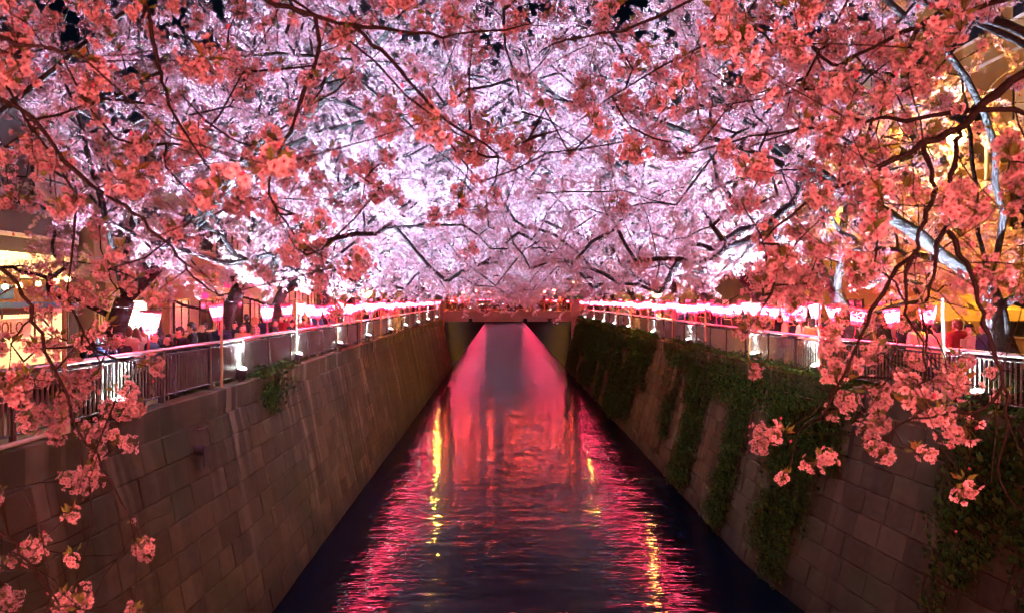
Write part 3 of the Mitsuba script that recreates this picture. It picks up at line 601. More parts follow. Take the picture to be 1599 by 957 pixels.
def near_tree(side, base, fork, boughs, cl, label, seed):
    global RNG
    RNG = np.random.default_rng(seed); random.seed(seed)
    k = thing('cherry_tree', label, 'cherry tree'); s = Skeleton(base)
    fk = s.grow(0, s.bez(s.p[0], np.array(fork), 0, 5, .03), 'trunk')
    from scipy.interpolate import CubicSpline
    thick = {}
    for bi, b in enumerate(boughs):
        q = np.array([P(*p) for p in b]); t = np.linspace(0, 1, len(q)); tt = np.linspace(0, 1, len(q) * 3); r0 = R0[side][bi]
        q = CubicSpline(t, q)(tt) + RNG.normal(size=(len(tt), 3)) * .008
        inside = b[0][0] > 0 and b[0][0] < 1599 and b[0][1] > 0; n0 = s.n
        if inside: j = int(np.argmin(np.linalg.norm(s.p[:s.n] - q[0], axis=1))); s.grow(j, q[1:], 'limb'); n1 = 0
        else: s.grow(fk, np.vstack([s.bez(np.array(fork), q[0], .2, 9, .04), q[1:]]), 'limb'); n1 = 9
        m = s.n - n0; u = np.clip((np.arange(m) - n1) / max(1, m - 1 - n1), 0, 1)
        for i in range(m): thick[n0 + i] = (r0 * .66 * (1 - u[i]) ** .9 + .004) * random.uniform(.82, 1.2) + (r0 * .6 * (1 - i / n1) if i < n1 else 0)
    nb = s.n; tips = []
    for _ in range(int(13 * len(boughs))):
        i = random.randrange(20, nb); d = RNG.normal(size=3) * [1, .6, 1] + [0, 0, -.25]; L = random.uniform(.12, .5)
        e = s.grow(i, s.bez(s.p[i], s.p[i] + d / np.linalg.norm(d) * L, random.uniform(-.15, .15), max(2, int(L / .09)), .1), 'twig')
        if random.random() < .45: tips.append(e)
    D = RNG.uniform(.185, .235, len(cl)); Y = np.clip(F * D / cl[:, 2], 2.6, 7.2)
    tg = np.array([P(px, py, y) for (px, py, _), y in zip(cl, Y)])
    dep = s.p[:s.n]                                    # stay within reach of a bough
    te = np.zeros(len(tg), int); dn = np.array([np.linalg.norm(s.p[6:nb] - t, axis=1).min() for t in tg])
    for j in np.argsort(dn):
        t = tg[j]; d = np.linalg.norm(s.p[:s.n] - t, axis=1) + np.where(np.arange(s.n) < nb, 0, .06) + np.maximum(0, s.p[:s.n, 1] - t[1]) * .3; d[:12] += 5
        i = int(np.argmin(d)); te[j] = s.grow(i, s.bez(s.p[i], t, random.uniform(-.16, .1), None, .09), 'twig')
    r = np.minimum(s.radii(.0026, .42, .16), .0085); r[0:6] = .16
    for i, v in thick.items(): r[i] = v
    ms = s.meshes(r)
    for key, lst in ms.items():
        for m in lst: part(k, {'twig': 'twigs'}.get(key, key), m, 'bark' if key == 'trunk' else 'near_bark', smooth=True, kind='stuff' if key == 'twig' else None)
    order = np.argsort(-cl[:, 2]); n = 0
    for rank, j in enumerate(order):
        size = cl[j, 2] * Y[j] / F; R = rot_to([RNG.normal() * .4, RNG.normal() * .4, 1.], random.random() * 6)
        g = 5 if size < .1 else random.choice((0, 1, 3, 4, 6, 7) if size > .17 else (0, 2, 3, 8, 6))
        if rank < 290: key = numbered(f'{k}__blossom_cluster')
        else: n += 1; key = f'{k}__small_blossoms__{n:04d}'
        if rank < 290: labels[key + '__flowers'] = {'kind': 'stuff'}; labels[key + '__leaves'] = {'kind': 'stuff'}
        inst(key, f'cluster_kind_{g}', M4(R, s.p[te[j]], size / (CK[g][1] * 2.75) * random.uniform(1.02, 1.3)))
    for i, j in enumerate(sorted(tips)): n += 1; inst(f'{k}__small_blossoms__{n:04d}', f'cluster_kind_{random.choice((5, 5, 8))}', M4(rot_to([RNG.normal() * .6, RNG.normal() * .6, 1.], random.random() * 6), s.p[j], random.uniform(.6, 1.05)))
    if n: labels[k + '__small_blossoms'] = {'kind': 'stuff'}
    return k
ALL = np.vstack([CL, np.array(EX)]); ALLx = ALL[:, 0] + ALL[:, 1] * .15
near_tree(-1, [-7.6, 2.6, ZB - .1], [-6.4, 2.9, ZB + 2.3], LEFT_BOUGHS, ALL[ALLx < 800], 'cherry tree at the near left corner whose coral pink boughs hang in the foreground', 300)
near_tree(1, [9.6, 3.6, ZB - .1], [7.6, 4.0, ZB + 2.3], RIGHT_BOUGHS, ALL[ALLx >= 800], 'cherry tree at the near right corner with dark gnarled boughs and coral pink blossom', 301)
RNG = np.random.default_rng(5); random.seed(5)
# ------------------------------------------------------------------ ivy on the right wall, shrubs
IVC = ((.018, .046, .010), (.034, .075, .015), (.06, .09, .02), (.010, .022, .007))
def ivy_leaf(s):
    v = np.array([[0, 0, 0], [-.42, -.18, .05], [-.3, -.62, .03], [0, -1.0, -.06], [.3, -.62, .03], [.42, -.18, .05], [0, -.45, .1]]) * s
    return v, np.array([[6, j, (j + 1) % 6] for j in range(6)])
def leaf_patch(n, size, drop, lo, hi):
    mb = MB()
    for _ in range(n):
        v, f = ivy_leaf(random.uniform(lo, hi)); a, b, c = RNG.normal(size=3) * [.5, .5, .6]
        Rm = trimesh.transformations.euler_matrix(.35 + a * .7, b * .7, c)[:3, :3]
        mb.add(v @ Rm.T + [random.uniform(-size, size), random.uniform(-size, size), random.uniform(.01, drop)], f, IVC[random.randrange(4)])
    return mb
for i in range(4): group_def(f'ivy_patch_{i}', {'leaves': (leaf_patch(44, .27, (.16, .22, .12, .3)[i], .05, .115), 'leaf')})
for i in range(2): group_def(f'bush_patch_{i}', {'leaves': (leaf_patch(40, .16, .12, .03, .06), 'leaf')})
def ivy(label, cover, y0, y1, side=1, step=.27, out=.0):
    k = thing('ivy', label, 'ivy'); labels[k + '__leaves'] = {'kind': 'stuff'}; n = 0; stems = MB()
    for y in np.arange(y0, y1, step):
        dep = cover(y)
        if dep <= 0: continue
        for h in np.arange(-.15, dep * 5.0, step):
            yy, hh = y + random.uniform(-.12, .12), h + random.uniform(-.12, .12)
            if h > .4 and meshkit.noise(np.array([yy * 1.3, hh * .8, 3. + y0])) > .66: continue
            if hh < .03:
                pos = np.array([(xr(yy) if side > 0 else xl(yy)) + side * random.uniform(0, .3), yy, ZB + .01]); nr = np.array([-side * .5, 0, 1.])
            else:
                s_ = 1 - (hh - .25) / (ZB - .52); 
                if s_ < .03: continue
                pos = wallpt(side, yy, min(s_, 1.06), .02); nr = np.array([-side * 1., 0, .28])
            nr = nr / np.linalg.norm(nr); up = np.array([0, 0, 1.]) - nr * nr[2]; up /= np.linalg.norm(up); ax = np.cross(up, nr)
            n += 1; inst(f'{k}__leaves__{n:04d}', f'ivy_patch_{random.randrange(4)}', M4(np.stack([ax, up, nr], 1), pos, random.uniform(.85, 1.25)))
        if random.random() < .35 and dep > .3:
            q = [wallpt(side, y + .12 * math.sin(3 * t + y), 1.0 - t * dep * .95, .03) for t in np.linspace(0, 1, 9)]; stems.add(*tube(q, .012, 4))
    if stems.n: part(k, 'stems', stems, 'twig_bark', kind='stuff')
rag = lambda y, a=.12: a * (meshkit.fbm(np.array([y * 1.1, 7., 2.]), 3) - .5) * 2
ivy('dense ivy curtain covering the right wall next to the far bridge', lambda y: (.9 if math.sin(y * 1.15) + .8 * math.sin(y * .47) > -.5 else .45) + rag(y, .2), 36., 73.5)
ivy('narrow hanging strip of ivy on the right wall', lambda y: .8 + rag(y) if 29.9 < y < 31.6 else .1 + rag(y, .06), 28.9, 33.2)
ivy('big mass of ivy in long hanging tongues on the right wall', lambda y: (.93 if 25.6 < y < 28.0 else .9 if 21.2 < y < 22.9 else .93 if 17.0 < y < 19.1 else .3) + rag(y * 1.6, .2), 16.3, 28.6)
ivy('dark ivy hanging at the near end of the right wall', lambda y: .62 + rag(y, .4), 9.2, 13.1)
ivy('ivy and creeper spilling over the left coping by the floodlight', lambda y: -.02 + .075 * math.exp(-((y - 18.6) / 1.1) ** 2) + rag(y * 2.3, .14), 16.8, 22.5, -1)
def shrub(x, y, r, label):
    k = thing('shrub', label, 'shrub'); labels[k + '__leaves'] = {'kind': 'stuff'}
    part(k, 'stem', tube([[x, y, ZP - .05], [x, y, ZP + r]], [.03, .02], 5), 'twig_bark')
    m = int(60 * r / .4)
    for i in range(m):
        d = RNG.normal(size=3); d /= np.linalg.norm(d); q = np.array([x, y, ZP + r * 1.05]) + d * r * random.uniform(.65, 1.0) * [1, 1, .95]
        inst(f'{k}__leaves__{i + 1:04d}', f'bush_patch_{i % 2}', M4(rot_to(d, random.random() * 6), q, random.uniform(.8, 1.3)))
for i, (y, r) in enumerate(((12.6, .38), (16.2, .4), (18.6, .36), (21.8, .4), (24.3, .42), (26.6, .44), (30.4, .4))):
    shrub(float(xl(y)) - .75, y, r, f'small clipped round shrub behind the left fence, {ORD[i]} from the viewer')
for i, (y, r) in enumerate(((13.2, .4), (16.6, .55), (17.6, .6), (20.6, .45), (23.6, .42), (25.6, .5), (31.5, .4))):
    shrub(float(xr(y)) + .85, y, r, f'bushy green shrub behind the right fence, {ORD[i]} from the viewer')

# ------------------------------------------------------------------ people
def hull(*pr): return m3.Manifold.batch_hull([m3.Manifold.sphere(r, 14).translate(tuple(map(float, p))) for p, r in pr])
def union(l): return m3.Manifold.batch_boolean(l, m3.OpType.Add)
def soften(man, L=.035, it=8):
    m = man.refine_to_length(L).to_mesh(); t = trimesh.Trimesh(m.vert_properties[:, :3], m.tri_verts, process=True)
    trimesh.smoothing.filter_taubin(t, .5, .53, it); return t
def template(pose, female=False, hair='short'):
    """1.72 m figure facing +y"""
    sw = .165 if female else .19; J = {}
    st = .16 if pose == 'walk' else .0
    hip, sho = {}, {}; wob = 1 if pose != 'lean' else 1
    for s in (-1, 1):
        hip[s] = np.array([.09 * s, 0, .92]); kn = np.array([.1 * s, .03 + st * s, .49]); an = np.array([.105 * s, -.02 + st * 1.4 * s, .09]); toe = an + [.01 * s, .17, -.05]
        sho[s] = np.array([sw * s, 0, 1.42]); el = np.array([(sw + .07) * s, -.03, 1.13]); wr = np.array([(sw + .06) * s, .08, .89]); fd = np.array([0, .12, -1.])
        if pose == 'photo' or (pose == 'one_up' and s > 0): el = np.array([(sw + .1) * s, .2, 1.3]); wr = np.array([.09 * s, .36, 1.56]); fd = np.array([-.2 * s, .25, 1.])
        elif pose == 'hold' or (pose == 'walk' and s < 0): el = np.array([(sw + .05) * s, .04, 1.14]); wr = np.array([.1 * s, .27, 1.18]); fd = np.array([-.8 * s, .6, .1])
        J[s] = (kn, an, toe, el, wr, fd / np.linalg.norm(fd))
    hd = np.array([0, .03, 1.6]); tilt = -.5 if pose == 'look_up' else .12 if pose == 'hold' else 0.
    Rt = trimesh.transformations.rotation_matrix(-tilt, [1, 0, 0])[:3, :3]
    def h(p): return hd + Rt @ np.array(p, float)
    skin = [hull((h([0, -.015, .045]), .088), (h([0, .0, .03]), .084), (h([0, .03, -.03]), .064)), hull((h([0, .035, -.03]), .06), (h([0, .055, -.095]), .03)), hull((h([0, -.02, -.04]), .055), ([0, -.005, 1.43], .058)),
            hull((h([0, .088, .02]), .012), (h([0, .108, -.022]), .014)), hull((h([.018, .088, -.062]), .009), (h([-.018, .088, -.062]), .009))]
    for s in (-1, 1): skin += [hull((h([.088 * s, -.005, .02]), .014), (h([.083 * s, .0, -.02]), .011), (h([.094 * s, -.02, .015]), .01))]
    torso = lambda e: [hull(([.09, 0, 1.38], .10 + e), ([-.09, 0, 1.38], .10 + e), ([.1, .01, 1.2], .1 + e), ([-.1, .01, 1.2], .1 + e)), hull(([.1, .01, 1.2], .1 + e), ([-.1, .01, 1.2], .1 + e), ([.075, 0, .98], .105 + e), ([-.075, 0, .98], .105 + e))] + [hull((sho[s], .062 + e), ([.08 * s, 0, 1.42], .07 + e)) for s in (-1, 1)]
    arm = lambda s, e: [hull((sho[s], .058 + e), (J[s][3], .043 + e)), hull((J[s][3], .043 + e), (J[s][4], .03 + e))]
    leg = lambda s, e: [hull((hip[s], .095 + e), (J[s][0], .062 + e)), hull((J[s][0], .06 + e), (J[s][1], .043 + e))]
    body = skin + torso(0)
    for s in (-1, 1): body += arm(s, 0) + leg(s, 0) + [hull((J[s][1], .045), (J[s][1] + [0, .03, -.05], .04), (J[s][2], .035))]
    bt = soften(union(body), .03, 5)
    hands = []
    for s in (-1, 1):
        wr, fd = J[s][4], J[s][5]; side = np.cross(fd, [0, 1, 0] if abs(fd[1]) < .8 else [0, 0, 1]); side /= np.linalg.norm(side); pl = np.cross(fd, side)
        hands.append(hull((wr, .026), (wr + fd * .08 + side * .025, .014), (wr + fd * .08 - side * .025, .014)))
        for i, (o, l) in enumerate(((.03, .065), (.01, .075), (-.01, .07), (-.03, .055))):
            a = wr + fd * .08 + side * o; b = a + fd * l * .55; c = b + fd * l * .4 + pl * .02 * s; hands += [hull((a, .0095), (b, .0085)), hull((b, .0085), (c, .0075))]
        a = wr + fd * .03 + side * .03; hands.append(hull((a, .011), (a + side * .03 + fd * .035, .009), (a + side * .03 + fd * .06, .008)))
    bm = m3.Manifold(m3.Mesh(np.asarray(bt.vertices, np.float32), np.asarray(bt.faces, np.uint32)))
    try: body_m = union([bm] + hands); assert body_m.num_tri() > 100
    except Exception: body_m = union(body + hands)
    jk = torso(.022) + [hull(([.085, 0, .95], .118), ([-.085, 0, .95], .118), ([.08, 0, .84], .12), ([-.08, 0, .84], .12)), hull(([0, -.01, 1.47], .07), ([0, 0, 1.42], .085))]
    for s in (-1, 1): jk += arm(s, .018)
    tr = [hull(([.07, 0, .95], .115), ([-.07, 0, .95], .115), (hip[1], .1), (hip[-1], .1))]
    for s in (-1, 1): tr += leg(s, .014)
    sh = []
    for s in (-1, 1): sh += [hull((J[s][1] + [0, 0, -.03], .05), (J[s][1] + [0, -.02, -.055], .042), (J[s][2], .04))]
    hr = [hull((h([0, -.03, .075]), .088), (h([0, -.035, .03]), .09)), hull((h([0, .03, .095]), .062), (h([0, -.02, .1]), .075)), hull((h([.06, -.01, .05]), .04), (h([-.06, -.01, .05]), .04), (h([0, -.06, -.02]), .06))]
    if hair == 'long': hr += [hull((h([.055, -.04, .02]), .05), (h([-.055, -.04, .02]), .05), ([.07, -.08, 1.38], .04), ([-.07, -.08, 1.38], .04))]
    ey = MB()
    for s in (-1, 1):
        g = trimesh.creation.icosphere(1, .0115); g.apply_translation(h([.032 * s, .083, .012])); ey.add(g.vertices, g.faces)
    ply = lambda t: mikit.ply(t, None, smooth=True)
    return {'body': ply(body_m), 'jacket': ply(soften(union(jk))), 'trousers': ply(soften(union(tr))), 'shoes': ply(soften(union(sh))), 'hair': ply(soften(union(hr), .03, 4)), 'eyes': ply(ey.get())}
TPL = {}
def person(x, y, zf, height, face, pose, coat, trou, hairmat, label, female=False, long=False, group=None):
    key = (pose, female, long)
    if key not in TPL: TPL[key] = template(pose, female, 'long' if long else 'short')
    k = thing('person', label, 'person', group)
    tw = T().translate([float(x), float(y), zf]).rotate([0, 0, 1], face).scale(height / 1.72)
    for n, m in (('body', 'skin'), ('jacket', 'cloth_' + coat), ('trousers', 'cloth_' + trou), ('shoes', 'sign_black'), ('hair', hairmat), ('eyes', 'eye_dark')):
        scene[f'{k}__{n}'] = {**TPL[key][n], 'bsdf': {'type': 'ref', 'id': m}, 'to_world': tw}
    return k, tw
def walker(px, py, X, *a, **k):
    Y = F * X / (px - CX); p = P(px, py, Y); ht = float(np.clip((p[2] - ZP) / .93, 1.5, 1.86)); return person(p[0], p[1], ZP, ht, *a, **k)
# face angle: 0 looks up-canal (away), 180 towards the viewer, -90 towards +x
walker(200, 520, -7.7, 60, 'photo', 'beige', 'black', 'hair_brown', 'person in a beige top lifting both arms, leftmost by the lit white sign', True)
walker(213, 523, -7.9, 30, 'hold', 'white', 'navy', 'hair_brown', 'person with brown hair in a white top beside the lifted arms', True, True)
walker(222, 519, -8.3, -100, 'stand', 'white', 'black', 'hair_black', 'man in a pale shirt standing under the lit white sign')
walker(237, 526, -7.0, -80, 'walk', 'teal', 'navy', 'hair_black', 'dark-haired man in a teal jacket walking right along the left fence')
walker(263, 534, -7.0, 160, 'look_up', 'black', 'black', 'hair_black', 'short woman with black hair looking up behind the left fence', True, True)
kk, tw = walker(282, 520, -7.3, 150, 'stand', 'black', 'navy', 'hair_black', 'man with glasses in a black jacket over a red shirt')
g = MB()
for s in (-1, 1): g.add(*tube([[.034 * s + .024 * math.cos(a), .128 + .0, 1.61 + .02 * math.sin(a)] for a in np.linspace(0, 6.28, 11)], .003, 4)); g.add(*tube([[.055 * s, .128, 1.615], [.09 * s, .03, 1.615]], .003, 4))
g.add(*tube([[-.012, .13, 1.615], [.012, .13, 1.615]], .003, 4)); part(kk, 'glasses', g, 'sign_black', tw=tw)
part(kk, 'shirt_front', hull(([0, .108, 1.40], .03), ([0, .118, 1.15], .026)), 'cloth_maroon', smooth=True, tw=tw)
kk, tw = walker(301, 513, -7.5, 110, 'hold', 'black', 'grey', 'hair_black', 'man in an open black jacket facing left by the dark trunk')
part(kk, 'shirt_front', hull(([0, .108, 1.40], .03), ([0, .118, 1.15], .03)), 'cloth_green', smooth=True, tw=tw)
walker(379, 514, -7.0, 175, 'look_up', 'beige', 'denim', 'hair_brown', 'woman in a light tan top with head tilted back, left fence', True, True)
walker(385, 498, -8.4, 30, 'stand', 'black', 'black', 'hair_black', 'man in black seen behind the tilted-back woman')
walker(399, 503, -7.3, 100, 'stand', 'check', 'denim', 'hair_fair', 'fair-haired man in a checked shirt facing left')
walker(366, 508, -7.9, 200, 'stand', 'black', 'black', 'hair_black', 'person in black left of the woman in the tan top', True, True)
walker(455, 496, -7.9, 170, 'stand', 'grey', 'black', 'hair_black', 'tall man in grey behind the fence right of the fork-trunk tree')
walker(457, 506, -7.1, 165, 'hold', 'black', 'navy', 'hair_black', 'woman in a black top in front of the tall grey man', True, True)
walker(474, 503, -7.4, 200, 'stand', 'pink', 'black', 'hair_black', 'person in a rose jacket right of the black-topped woman', True)
walker(484, 505, -7.0, 20, 'one_up', 'maroon', 'black', 'hair_brown', 'person in maroon raising one hand, near the third lantern pole')
walker(1231, 499, 9.2, 20, 'stand', 'pink', 'black', 'hair_black', 'woman with long black hair in a rose coat seen from behind, right fence', True, True)
walker(1256, 502, 9.3, -15, 'stand', 'white', 'denim', 'hair_black', 'person in a white jacket seen from behind under the right lanterns', True, True)
kk, tw = walker(1267, 503, 9.1, 10, 'stand', 'beige', 'black', 'hair_black', 'person in a pale coat with a black shoulder bag, right fence', True, True)
part(kk, 'shoulder_bag', cbox(.14, .34, -.2, -.05, .86, 1.1, .02), 'sign_black', tw=tw); part(kk, 'strap', tube([[.2, -.13, 1.1], [.1, -.14, 1.3], [-.06, -.06, 1.5]], .012, 5), 'sign_black', tw=tw)
walker(1281, 498, 9.9, 160, 'hold', 'navy', 'black', 'hair_black', 'dark-haired man in a navy jacket facing the canal on the right')
walker(1300, 503, 9.6, 190, 'stand', 'maroon', 'black', 'hair_black', 'person in a dark red jacket right of the lantern pole on the right')
walker(1404, 501, 10.3, -80, 'stand', 'beige', 'black', 'hair_black', 'man in a beige shirt facing right before the violet panel')
walker(1415, 507, 9.9, -60, 'stand', 'black', 'black', 'hair_brown', 'brown-haired woman beside the man in beige', True, True)
walker(1432, 511, 9.5, 10, 'stand', 'white', 'navy', 'hair_black', 'person in a cream jacket seen from behind left of the leaning bough', True)
walker(1463, 514, 9.4, -5, 'stand', 'white', 'navy', 'hair_black', 'man in a white shirt seen from behind, by the yellow tent')
kk, tw = walker(1496, 509, 9.5, 15, 'stand', 'maroon', 'black', 'hair_brown', 'person in a maroon coat with a white card on the back')
part(kk, 'white_card', cbox(-.1, .1, -.155, -.135, 1.2, 1.36, .005), 'white_paint', tw=tw)
kk, tw = walker(1513, 515, 9.7, 165, 'stand', 'white', 'grey', 'hair_black', 'person wearing a white face mask beside the leaning trunk', True)
part(kk, 'face_mask', hull(([.03, .1, 1.565], .02), ([-.03, .1, 1.565], .02), ([0, .125, 1.57], .012), ([0, .1, 1.53], .02)), 'white_paint', smooth=True, tw=tw)
for i, (px, py, X, co) in enumerate(((140, 528, -7.5, 'black'), (157, 533, -7.0, 'navy'), (172, 524, -8.0, 'grey'), (186, 531, -7.1, 'black'), (250, 520, -8.6, 'black'), (318, 512, -7.6, 'black'), (410, 500, -8.3, 'navy'), (428, 504, -7.2, 'black'), (440, 498, -8.0, 'maroon'), (500, 498, -7.6, 'black'), (512, 495, -8.1, 'navy'), (345, 511, -7.4, 'navy'))):
    walker(px, py, X, (150, 20, -90, 170, 80)[i % 5], ('stand', 'hold', 'look_up')[i % 3], co, 'black', 'hair_black', f'dim figure in {co} in the left bank crowd, {ORD[i]} of the dim ones', i % 2 == 0, i % 4 == 0)
for i, (px, py, X, co) in enumerate(((1215, 498, 9.8, 'black'), (1243, 504, 9.4, 'navy'), (1320, 500, 10.2, 'black'), (1345, 504, 9.8, 'grey'), (1380, 506, 9.9, 'black'), (1448, 508, 10.4, 'black'), (1540, 512, 9.8, 'navy'))):
    walker(px, py, X, (-150, 20, 90, 170)[i % 4], ('stand', 'hold', 'look_up')[i % 3], co, 'black', 'hair_black', f'dim figure in {co} in the right bank crowd, {ORD[i]} of the dim ones', i % 2 == 0, i % 4 == 0)
poses = ['stand', 'hold', 'photo', 'look_up', 'walk']; coats = ['black', 'navy', 'grey', 'beige', 'maroon', 'white', 'pink', 'teal']
for side, ys in ((-1, (30, 33, 36, 41, 45, 52)), (1, (29, 31.5, 34.5, 37.5, 42, 47, 54))):
    for i, y in enumerate(ys):
        person(side * 7.3 + (1.3 if side > 0 else 0) + random.uniform(-.3, .4) * side, y, ZP, random.uniform(1.55, 1.78), random.uniform(0, 360), poses[i % 5], coats[(i * 3 + side) % 8], 'black', 'hair_black', f'small far figure in {coats[(i * 3 + side) % 8]} on the {"left" if side < 0 else "right"} bank, {ORD[i]} along', i % 2 == 0, i % 4 == 0)
for i in range(17):
    person(-5.6 + i * .76 + random.uniform(-.2, .2), BY + .6 + random.uniform(0, .8), 5.78, random.uniform(1.55, 1.78), random.choice((180, 165, 200, 90, 20)), poses[i % 5], ['black', 'navy', 'grey', 'beige', 'maroon', 'white', 'pink', 'yellow'][(i * 5) % 8], 'black', 'hair_black', 'small figure in the crowd on the far bridge', i % 2 == 0, i % 3 == 0, 'crowd on the far bridge')

# ------------------------------------------------------------------ buildings
def window(b, xf, side, y0, y1, z0, z1, lit=None, bars=1, name='window'):
    """window of a facade whose plane is x = xf and which looks towards the canal"""
    o = -side                                            # outward x direction
    q = lambda a, c: (min(xf + o * a, xf + o * c), max(xf + o * a, xf + o * c))
    m = MB(); fw = .06
    for (ya, yb, za, zb) in ((y0, y1, z0, z0 + fw), (y0, y1, z1 - fw, z1), (y0, y0 + fw, z0 + fw, z1 - fw), (y1 - fw, y1, z0 + fw, z1 - fw)): m.add(*box(*q(.004, .07), ya, yb, za, zb))
    for i in range(bars):
        yc = y0 + (y1 - y0) * (i + 1) / (bars + 1); m.add(*box(*q(.008, .06), yc - .02, yc + .02, z0 + fw, z1 - fw))
    w = part(b, name, m, 'dark_metal')
    pn = part(w, 'pane', box(*q(.012, .03), y0 + fw, y1 - fw, z0 + fw, z1 - fw), 'glass_dark' if lit is None else 'lamp_glass')
    if lit is not None: scene[pn] = emit(scene[pn], lit, .25)
    part(w, 'sill', box(*q(.0, .13), y0 - .05, y1 + .05, z0 - .06, z0 - .003), 'white_paint')
def building(side, xf, y0, y1, h, wall, label, floors=3, nwin=3, lit=(), dep=9., wz=1.3):
    b = thing('building', label, 'building'); x0, x1 = sorted((xf, xf + side * dep))
    part(b, 'wall', cbox(x0, x1, y0, y1, ZP - .2, ZP + h, .03), wall)
    xe0, xe1 = sorted((xf - side * .25, xf + side * dep))
    part(b, 'roof', cbox(xe0, xe1, y0 - .15, y1 + .15, ZP + h + .004, ZP + h + .28, .04), 'tile_roof')
    fh = h / floors
    for fl in range(floors):
        part(b, 'band', cbox(*sorted((xf - side * .05, xf - side * .004)), y0 + .05, y1 - .05, ZP + fl * fh + fh - .22, ZP + fl * fh + fh - .1, .01), 'white_paint')
        for i in range(nwin):
            w = (y1 - y0) / nwin; ya = y0 + w * (i + .22); yb = y0 + w * (i + .78)
            l = lit[(fl * nwin + i) % len(lit)] if lit else None
            window(b, xf, side, ya, yb, ZP + fl * fh + .95, ZP + fl * fh + .95 + wz, l)
    return b
WARM, WHT, YEL = (2.6, 1.6, .6), (5., 4.6, 4.), (2.2, 1.5, .3)
# shop with its bright front
sp = building(-1, -12.8, 11., 22.4, 8.2, 'dark_wall', 'shop with a glaring lit front, blue panels and an awning, far left', 2, 4, (WARM, None, WARM, WARM))
def facade(b, name, xf, y0, y1, z0, z1, m, t=.05, L=None, w=1., label=None):
    k = part(b, name, cbox(xf, xf + t, y0, y1, z0, z1, .008), m, label=label)
    if L: scene[k] = emit(scene[k], L, w)
    return k
facade(sp, 'fascia', -12.72, 15, 22.2, 6.75, 7.5, 'wood', .12)
for ya, yb in ((18.4, 19.1), (20.4, 21.0), (16.1, 16.7)): facade(sp, 'blue_panel', -12.595, ya, yb, 7.0, 7.36, 'blue_cloth', .03)
facade(sp, 'blue_strip', -12.595, 18.4, 22.0, 6.78, 6.92, 'blue_cloth', .03)
facade(sp, 'light_box', -12.6, 16.5, 21.3, 7.55, 8.2, 'lamp_glass', .2, (3.2, 1.9, .55), 2.)
facade(sp, 'shop_window', -12.79, 16, 21.6, 5.2, 6.6, 'lamp_glass', .04, (1.5, .85, .3), 1.)
sg = facade(sp, 'sign', -12.7, 18.0, 19.9, 6.0, 6.5, 'white_paint', .06, label='white sign reading DOLO')
tm = meshkit.text_mesh('DOLO', .3, .012); v = np.array(tm.vertices); part(sg, 'lettering', (np.stack([-12.636 + v[:, 2], 18.4 + v[:, 0], 6.12 + v[:, 1]], 1), np.array(tm.faces)[:, ::1]), 'lettering')
for i, (px, py) in enumerate(((106, 436), (88, 440), (60, 443), (30, 446), (8, 448))):
    p = P(px, py, 19.5 - i * .5); k = thing('festoon_bulb', f'bright yellow bulb on a wire before the shop, {ORD[i]} from its right end', 'light bulb', 'bulbs before the shop')
    g = trimesh.creation.icosphere(2, .07); g.apply_translation(p); scene[k + '__bulb'] = emit(mikit.ply(g, 'lamp_glass', smooth=True), (90., 52., 11.), 1.)
    part(k, 'socket', tube([p + [0, 0, .06], p + [0, 0, .14]], .03, 8, True), 'sign_black')
single('overhead_cable', tube([P(130, 425, 20.1) + [0, 0, .1]] + [P(px, py, 19.5 - i * .5) + [0, 0, .14] for i, (px, py) in enumerate(((106, 436), (88, 440), (60, 443), (30, 446), (8, 448)))], .008, 4), 'cord', 'wire carrying the yellow bulbs before the shop', 'wire')
# ribbed building with the white sign
rb = building(-1, -12.6, 22.9, 32.6, 6.6, 'beige_wall', 'beige building with a ribbed front, left bank', 2, 4, (None, None, WARM, None))
m = MB()
for y in np.arange(23.0, 27.8, .16): m.add(*box(-12.59, -12.53, y, y + .08, 4.9, 7.2))
part(rb, 'ribs', m, 'ochre_wall', kind='stuff')
facade(rb, 'lintel', -12.59, 22.95, 28, 7.22, 7.5, 'wood', .3)
ls = thing('light_sign', 'tall blank white illuminated sign on a post, left bank', 'sign')
k = part(ls, 'panel', cbox(-11.96, -11.8, 23.3, 24.6, 5.7, 6.95, .02), 'lamp_glass'); scene[k] = emit(scene[k], (4.6, 3.9, 2.6), 1.5)
part(ls, 'post', cbox(-11.92, -11.84, 23.9, 24.0, ZP, 5.69, .01), 'dark_metal'); part(ls, 'divider', cbox(-11.797, -11.785, 24.18, 24.22, 5.72, 6.93, .002), 'white_paint')
building(-1, -13.2, 33, 40.5, 9.5, 'white_wall', 'white three-storey building with yellowish windows, left bank', 3, 3, (YEL, None, WHT, None, WARM))
bd = building(-1, -12.6, 41.2, 50, 8.6, 'white_wall', 'white building with very bright windows behind the fork-trunk tree', 2, 3, (WHT, WHT, (9., 8.4, 6.6)), wz=1.8)
building(-1, -13.4, 51, 62, 10.5, 'dark_wall', 'dark wooden building with warm lit eaves, farther left bank', 3, 4, (WARM, None, (3., 1.4, .4)))
building(-1, -13.6, 63, 78, 12, 'grey_wall', 'grey apartment block on the left bank near the bridge', 4, 4, (None, WARM, None, None, WHT))
building(-1, -14, 84, 120, 13, 'grey_wall', 'long grey block beyond the bridge on the left', 4, 6, (None, WARM, None))
building(1, 18.2, 12, 38, 15, 'ochre_wall', 'tall ochre apartment building lit amber, upper right', 4, 7, (None, None, YEL, None, None))
building(1, 15.5, 25.5, 33.5, 7.0, 'ochre_wall', 'low ochre house behind the right lanterns', 2, 3, (YEL, None, None), dep=2.2)
building(1, 15.0, 34.3, 44, 9.5, 'beige_wall', 'beige house with brown glow behind the right bank trees', 3, 3, (None, WARM, None, None), dep=2.8)
building(1, 15.2, 45, 58, 8.2, 'dark_wall', 'dark house with an orange window on the right bank', 2, 4, (None, WARM, None))
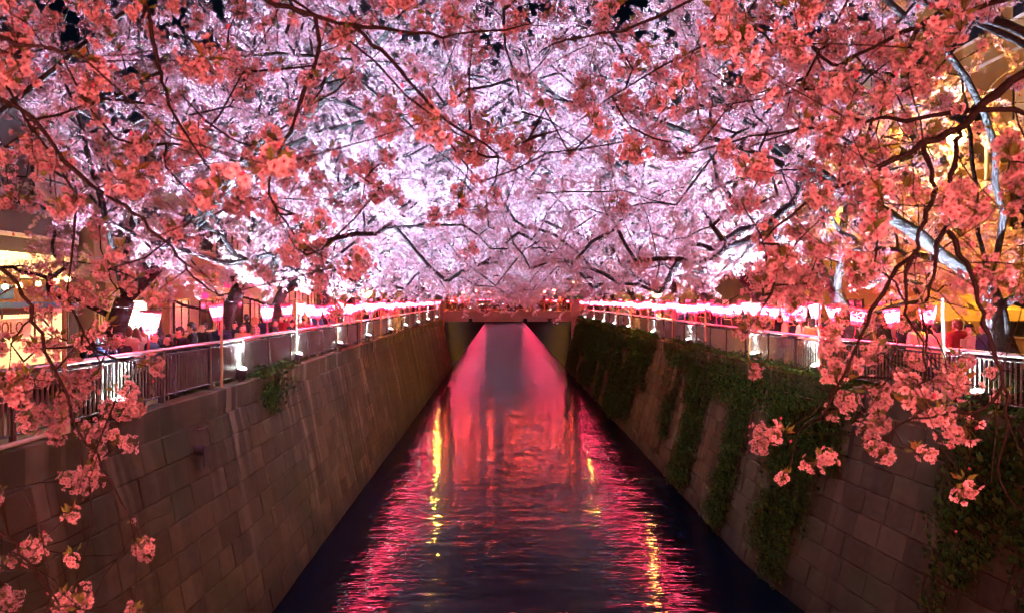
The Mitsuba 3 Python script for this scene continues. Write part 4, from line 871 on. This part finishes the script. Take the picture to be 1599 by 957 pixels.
building(1, 15.4, 59, 78, 11.5, 'grey_wall', 'grey block on the right bank near the bridge', 3, 5, (None, None, WARM))
building(1, 15.8, 84, 120, 13, 'grey_wall', 'long grey block beyond the bridge on the right', 4, 6, (None, WARM, None))
# outdoor stair railing, tent, violet panel
tn = thing('tent', 'small pitched yellow canvas tent on four poles, right bank', 'tent'); tx, ty = 12.3, 20.3
v = np.array([[tx - 1.4, ty - 1.4, 6.72], [tx + 1.4, ty - 1.4, 6.72], [tx + 1.4, ty + 1.4, 6.72], [tx - 1.4, ty + 1.4, 6.72], [tx, ty, 7.35]])
v = np.vstack([v, v[:4] - [0, 0, .28]]); part(tn, 'canopy', (v, np.array([[0, 1, 4], [1, 2, 4], [2, 3, 4], [3, 0, 4], [0, 5, 6], [0, 6, 1], [1, 6, 7], [1, 7, 2], [2, 7, 8], [2, 8, 3], [3, 8, 5], [3, 5, 0]])), 'tent_cloth')
for a in (-1.36, 1.36):
    for b_ in (-1.36, 1.36): part(tn, 'pole', tube([[tx + a, ty + b_, ZP], [tx + a, ty + b_, 6.72]], .03, 6), 'white_paint')
tl = trimesh.creation.icosphere(2, .07); tl.apply_translation([tx, ty, 6.65]); k = part(tn, 'bulb', tl, 'lamp_glass', smooth=True); scene[k] = emit(scene[k], (70., 42., 8.), 1.)
vp = thing('panel', 'violet-blue site panel on posts behind the right fence', 'panel')
part(vp, 'board', cbox(12.0, 13.6, 23.4, 23.46, 5.2, 6.55, .01), 'violet_panel')
for x in (12.05, 13.5): part(vp, 'post', cbox(x, x + .08, 23.47, 23.55, ZP, 6.6, .01), 'dark_metal')
for i, (px, py, Y) in enumerate(((355, 445, 24), (379, 445, 24.5), (392, 443, 25), (320, 462, 22.5))):
    k = thing('paper_ball', f'round magenta paper ball hanging over the left bank, {["first", "second", "third", "lone lower"][i]} from the left' if i < 3 else 'pale pink paper ball hanging low before the ribbed building', 'paper ball', None)
    p = P(px, py, Y); g = trimesh.creation.icosphere(2, .11); g.apply_translation(p); part(k, 'ball', g, 'pink_trim', smooth=True); scene[k + '__ball'] = emit(scene[k + '__ball'], (1.0, .03, .3), .2)
    part(k, 'hook', tube([p + [0, 0, .1], p + [0, 0, .5]], .006, 4), 'cord')
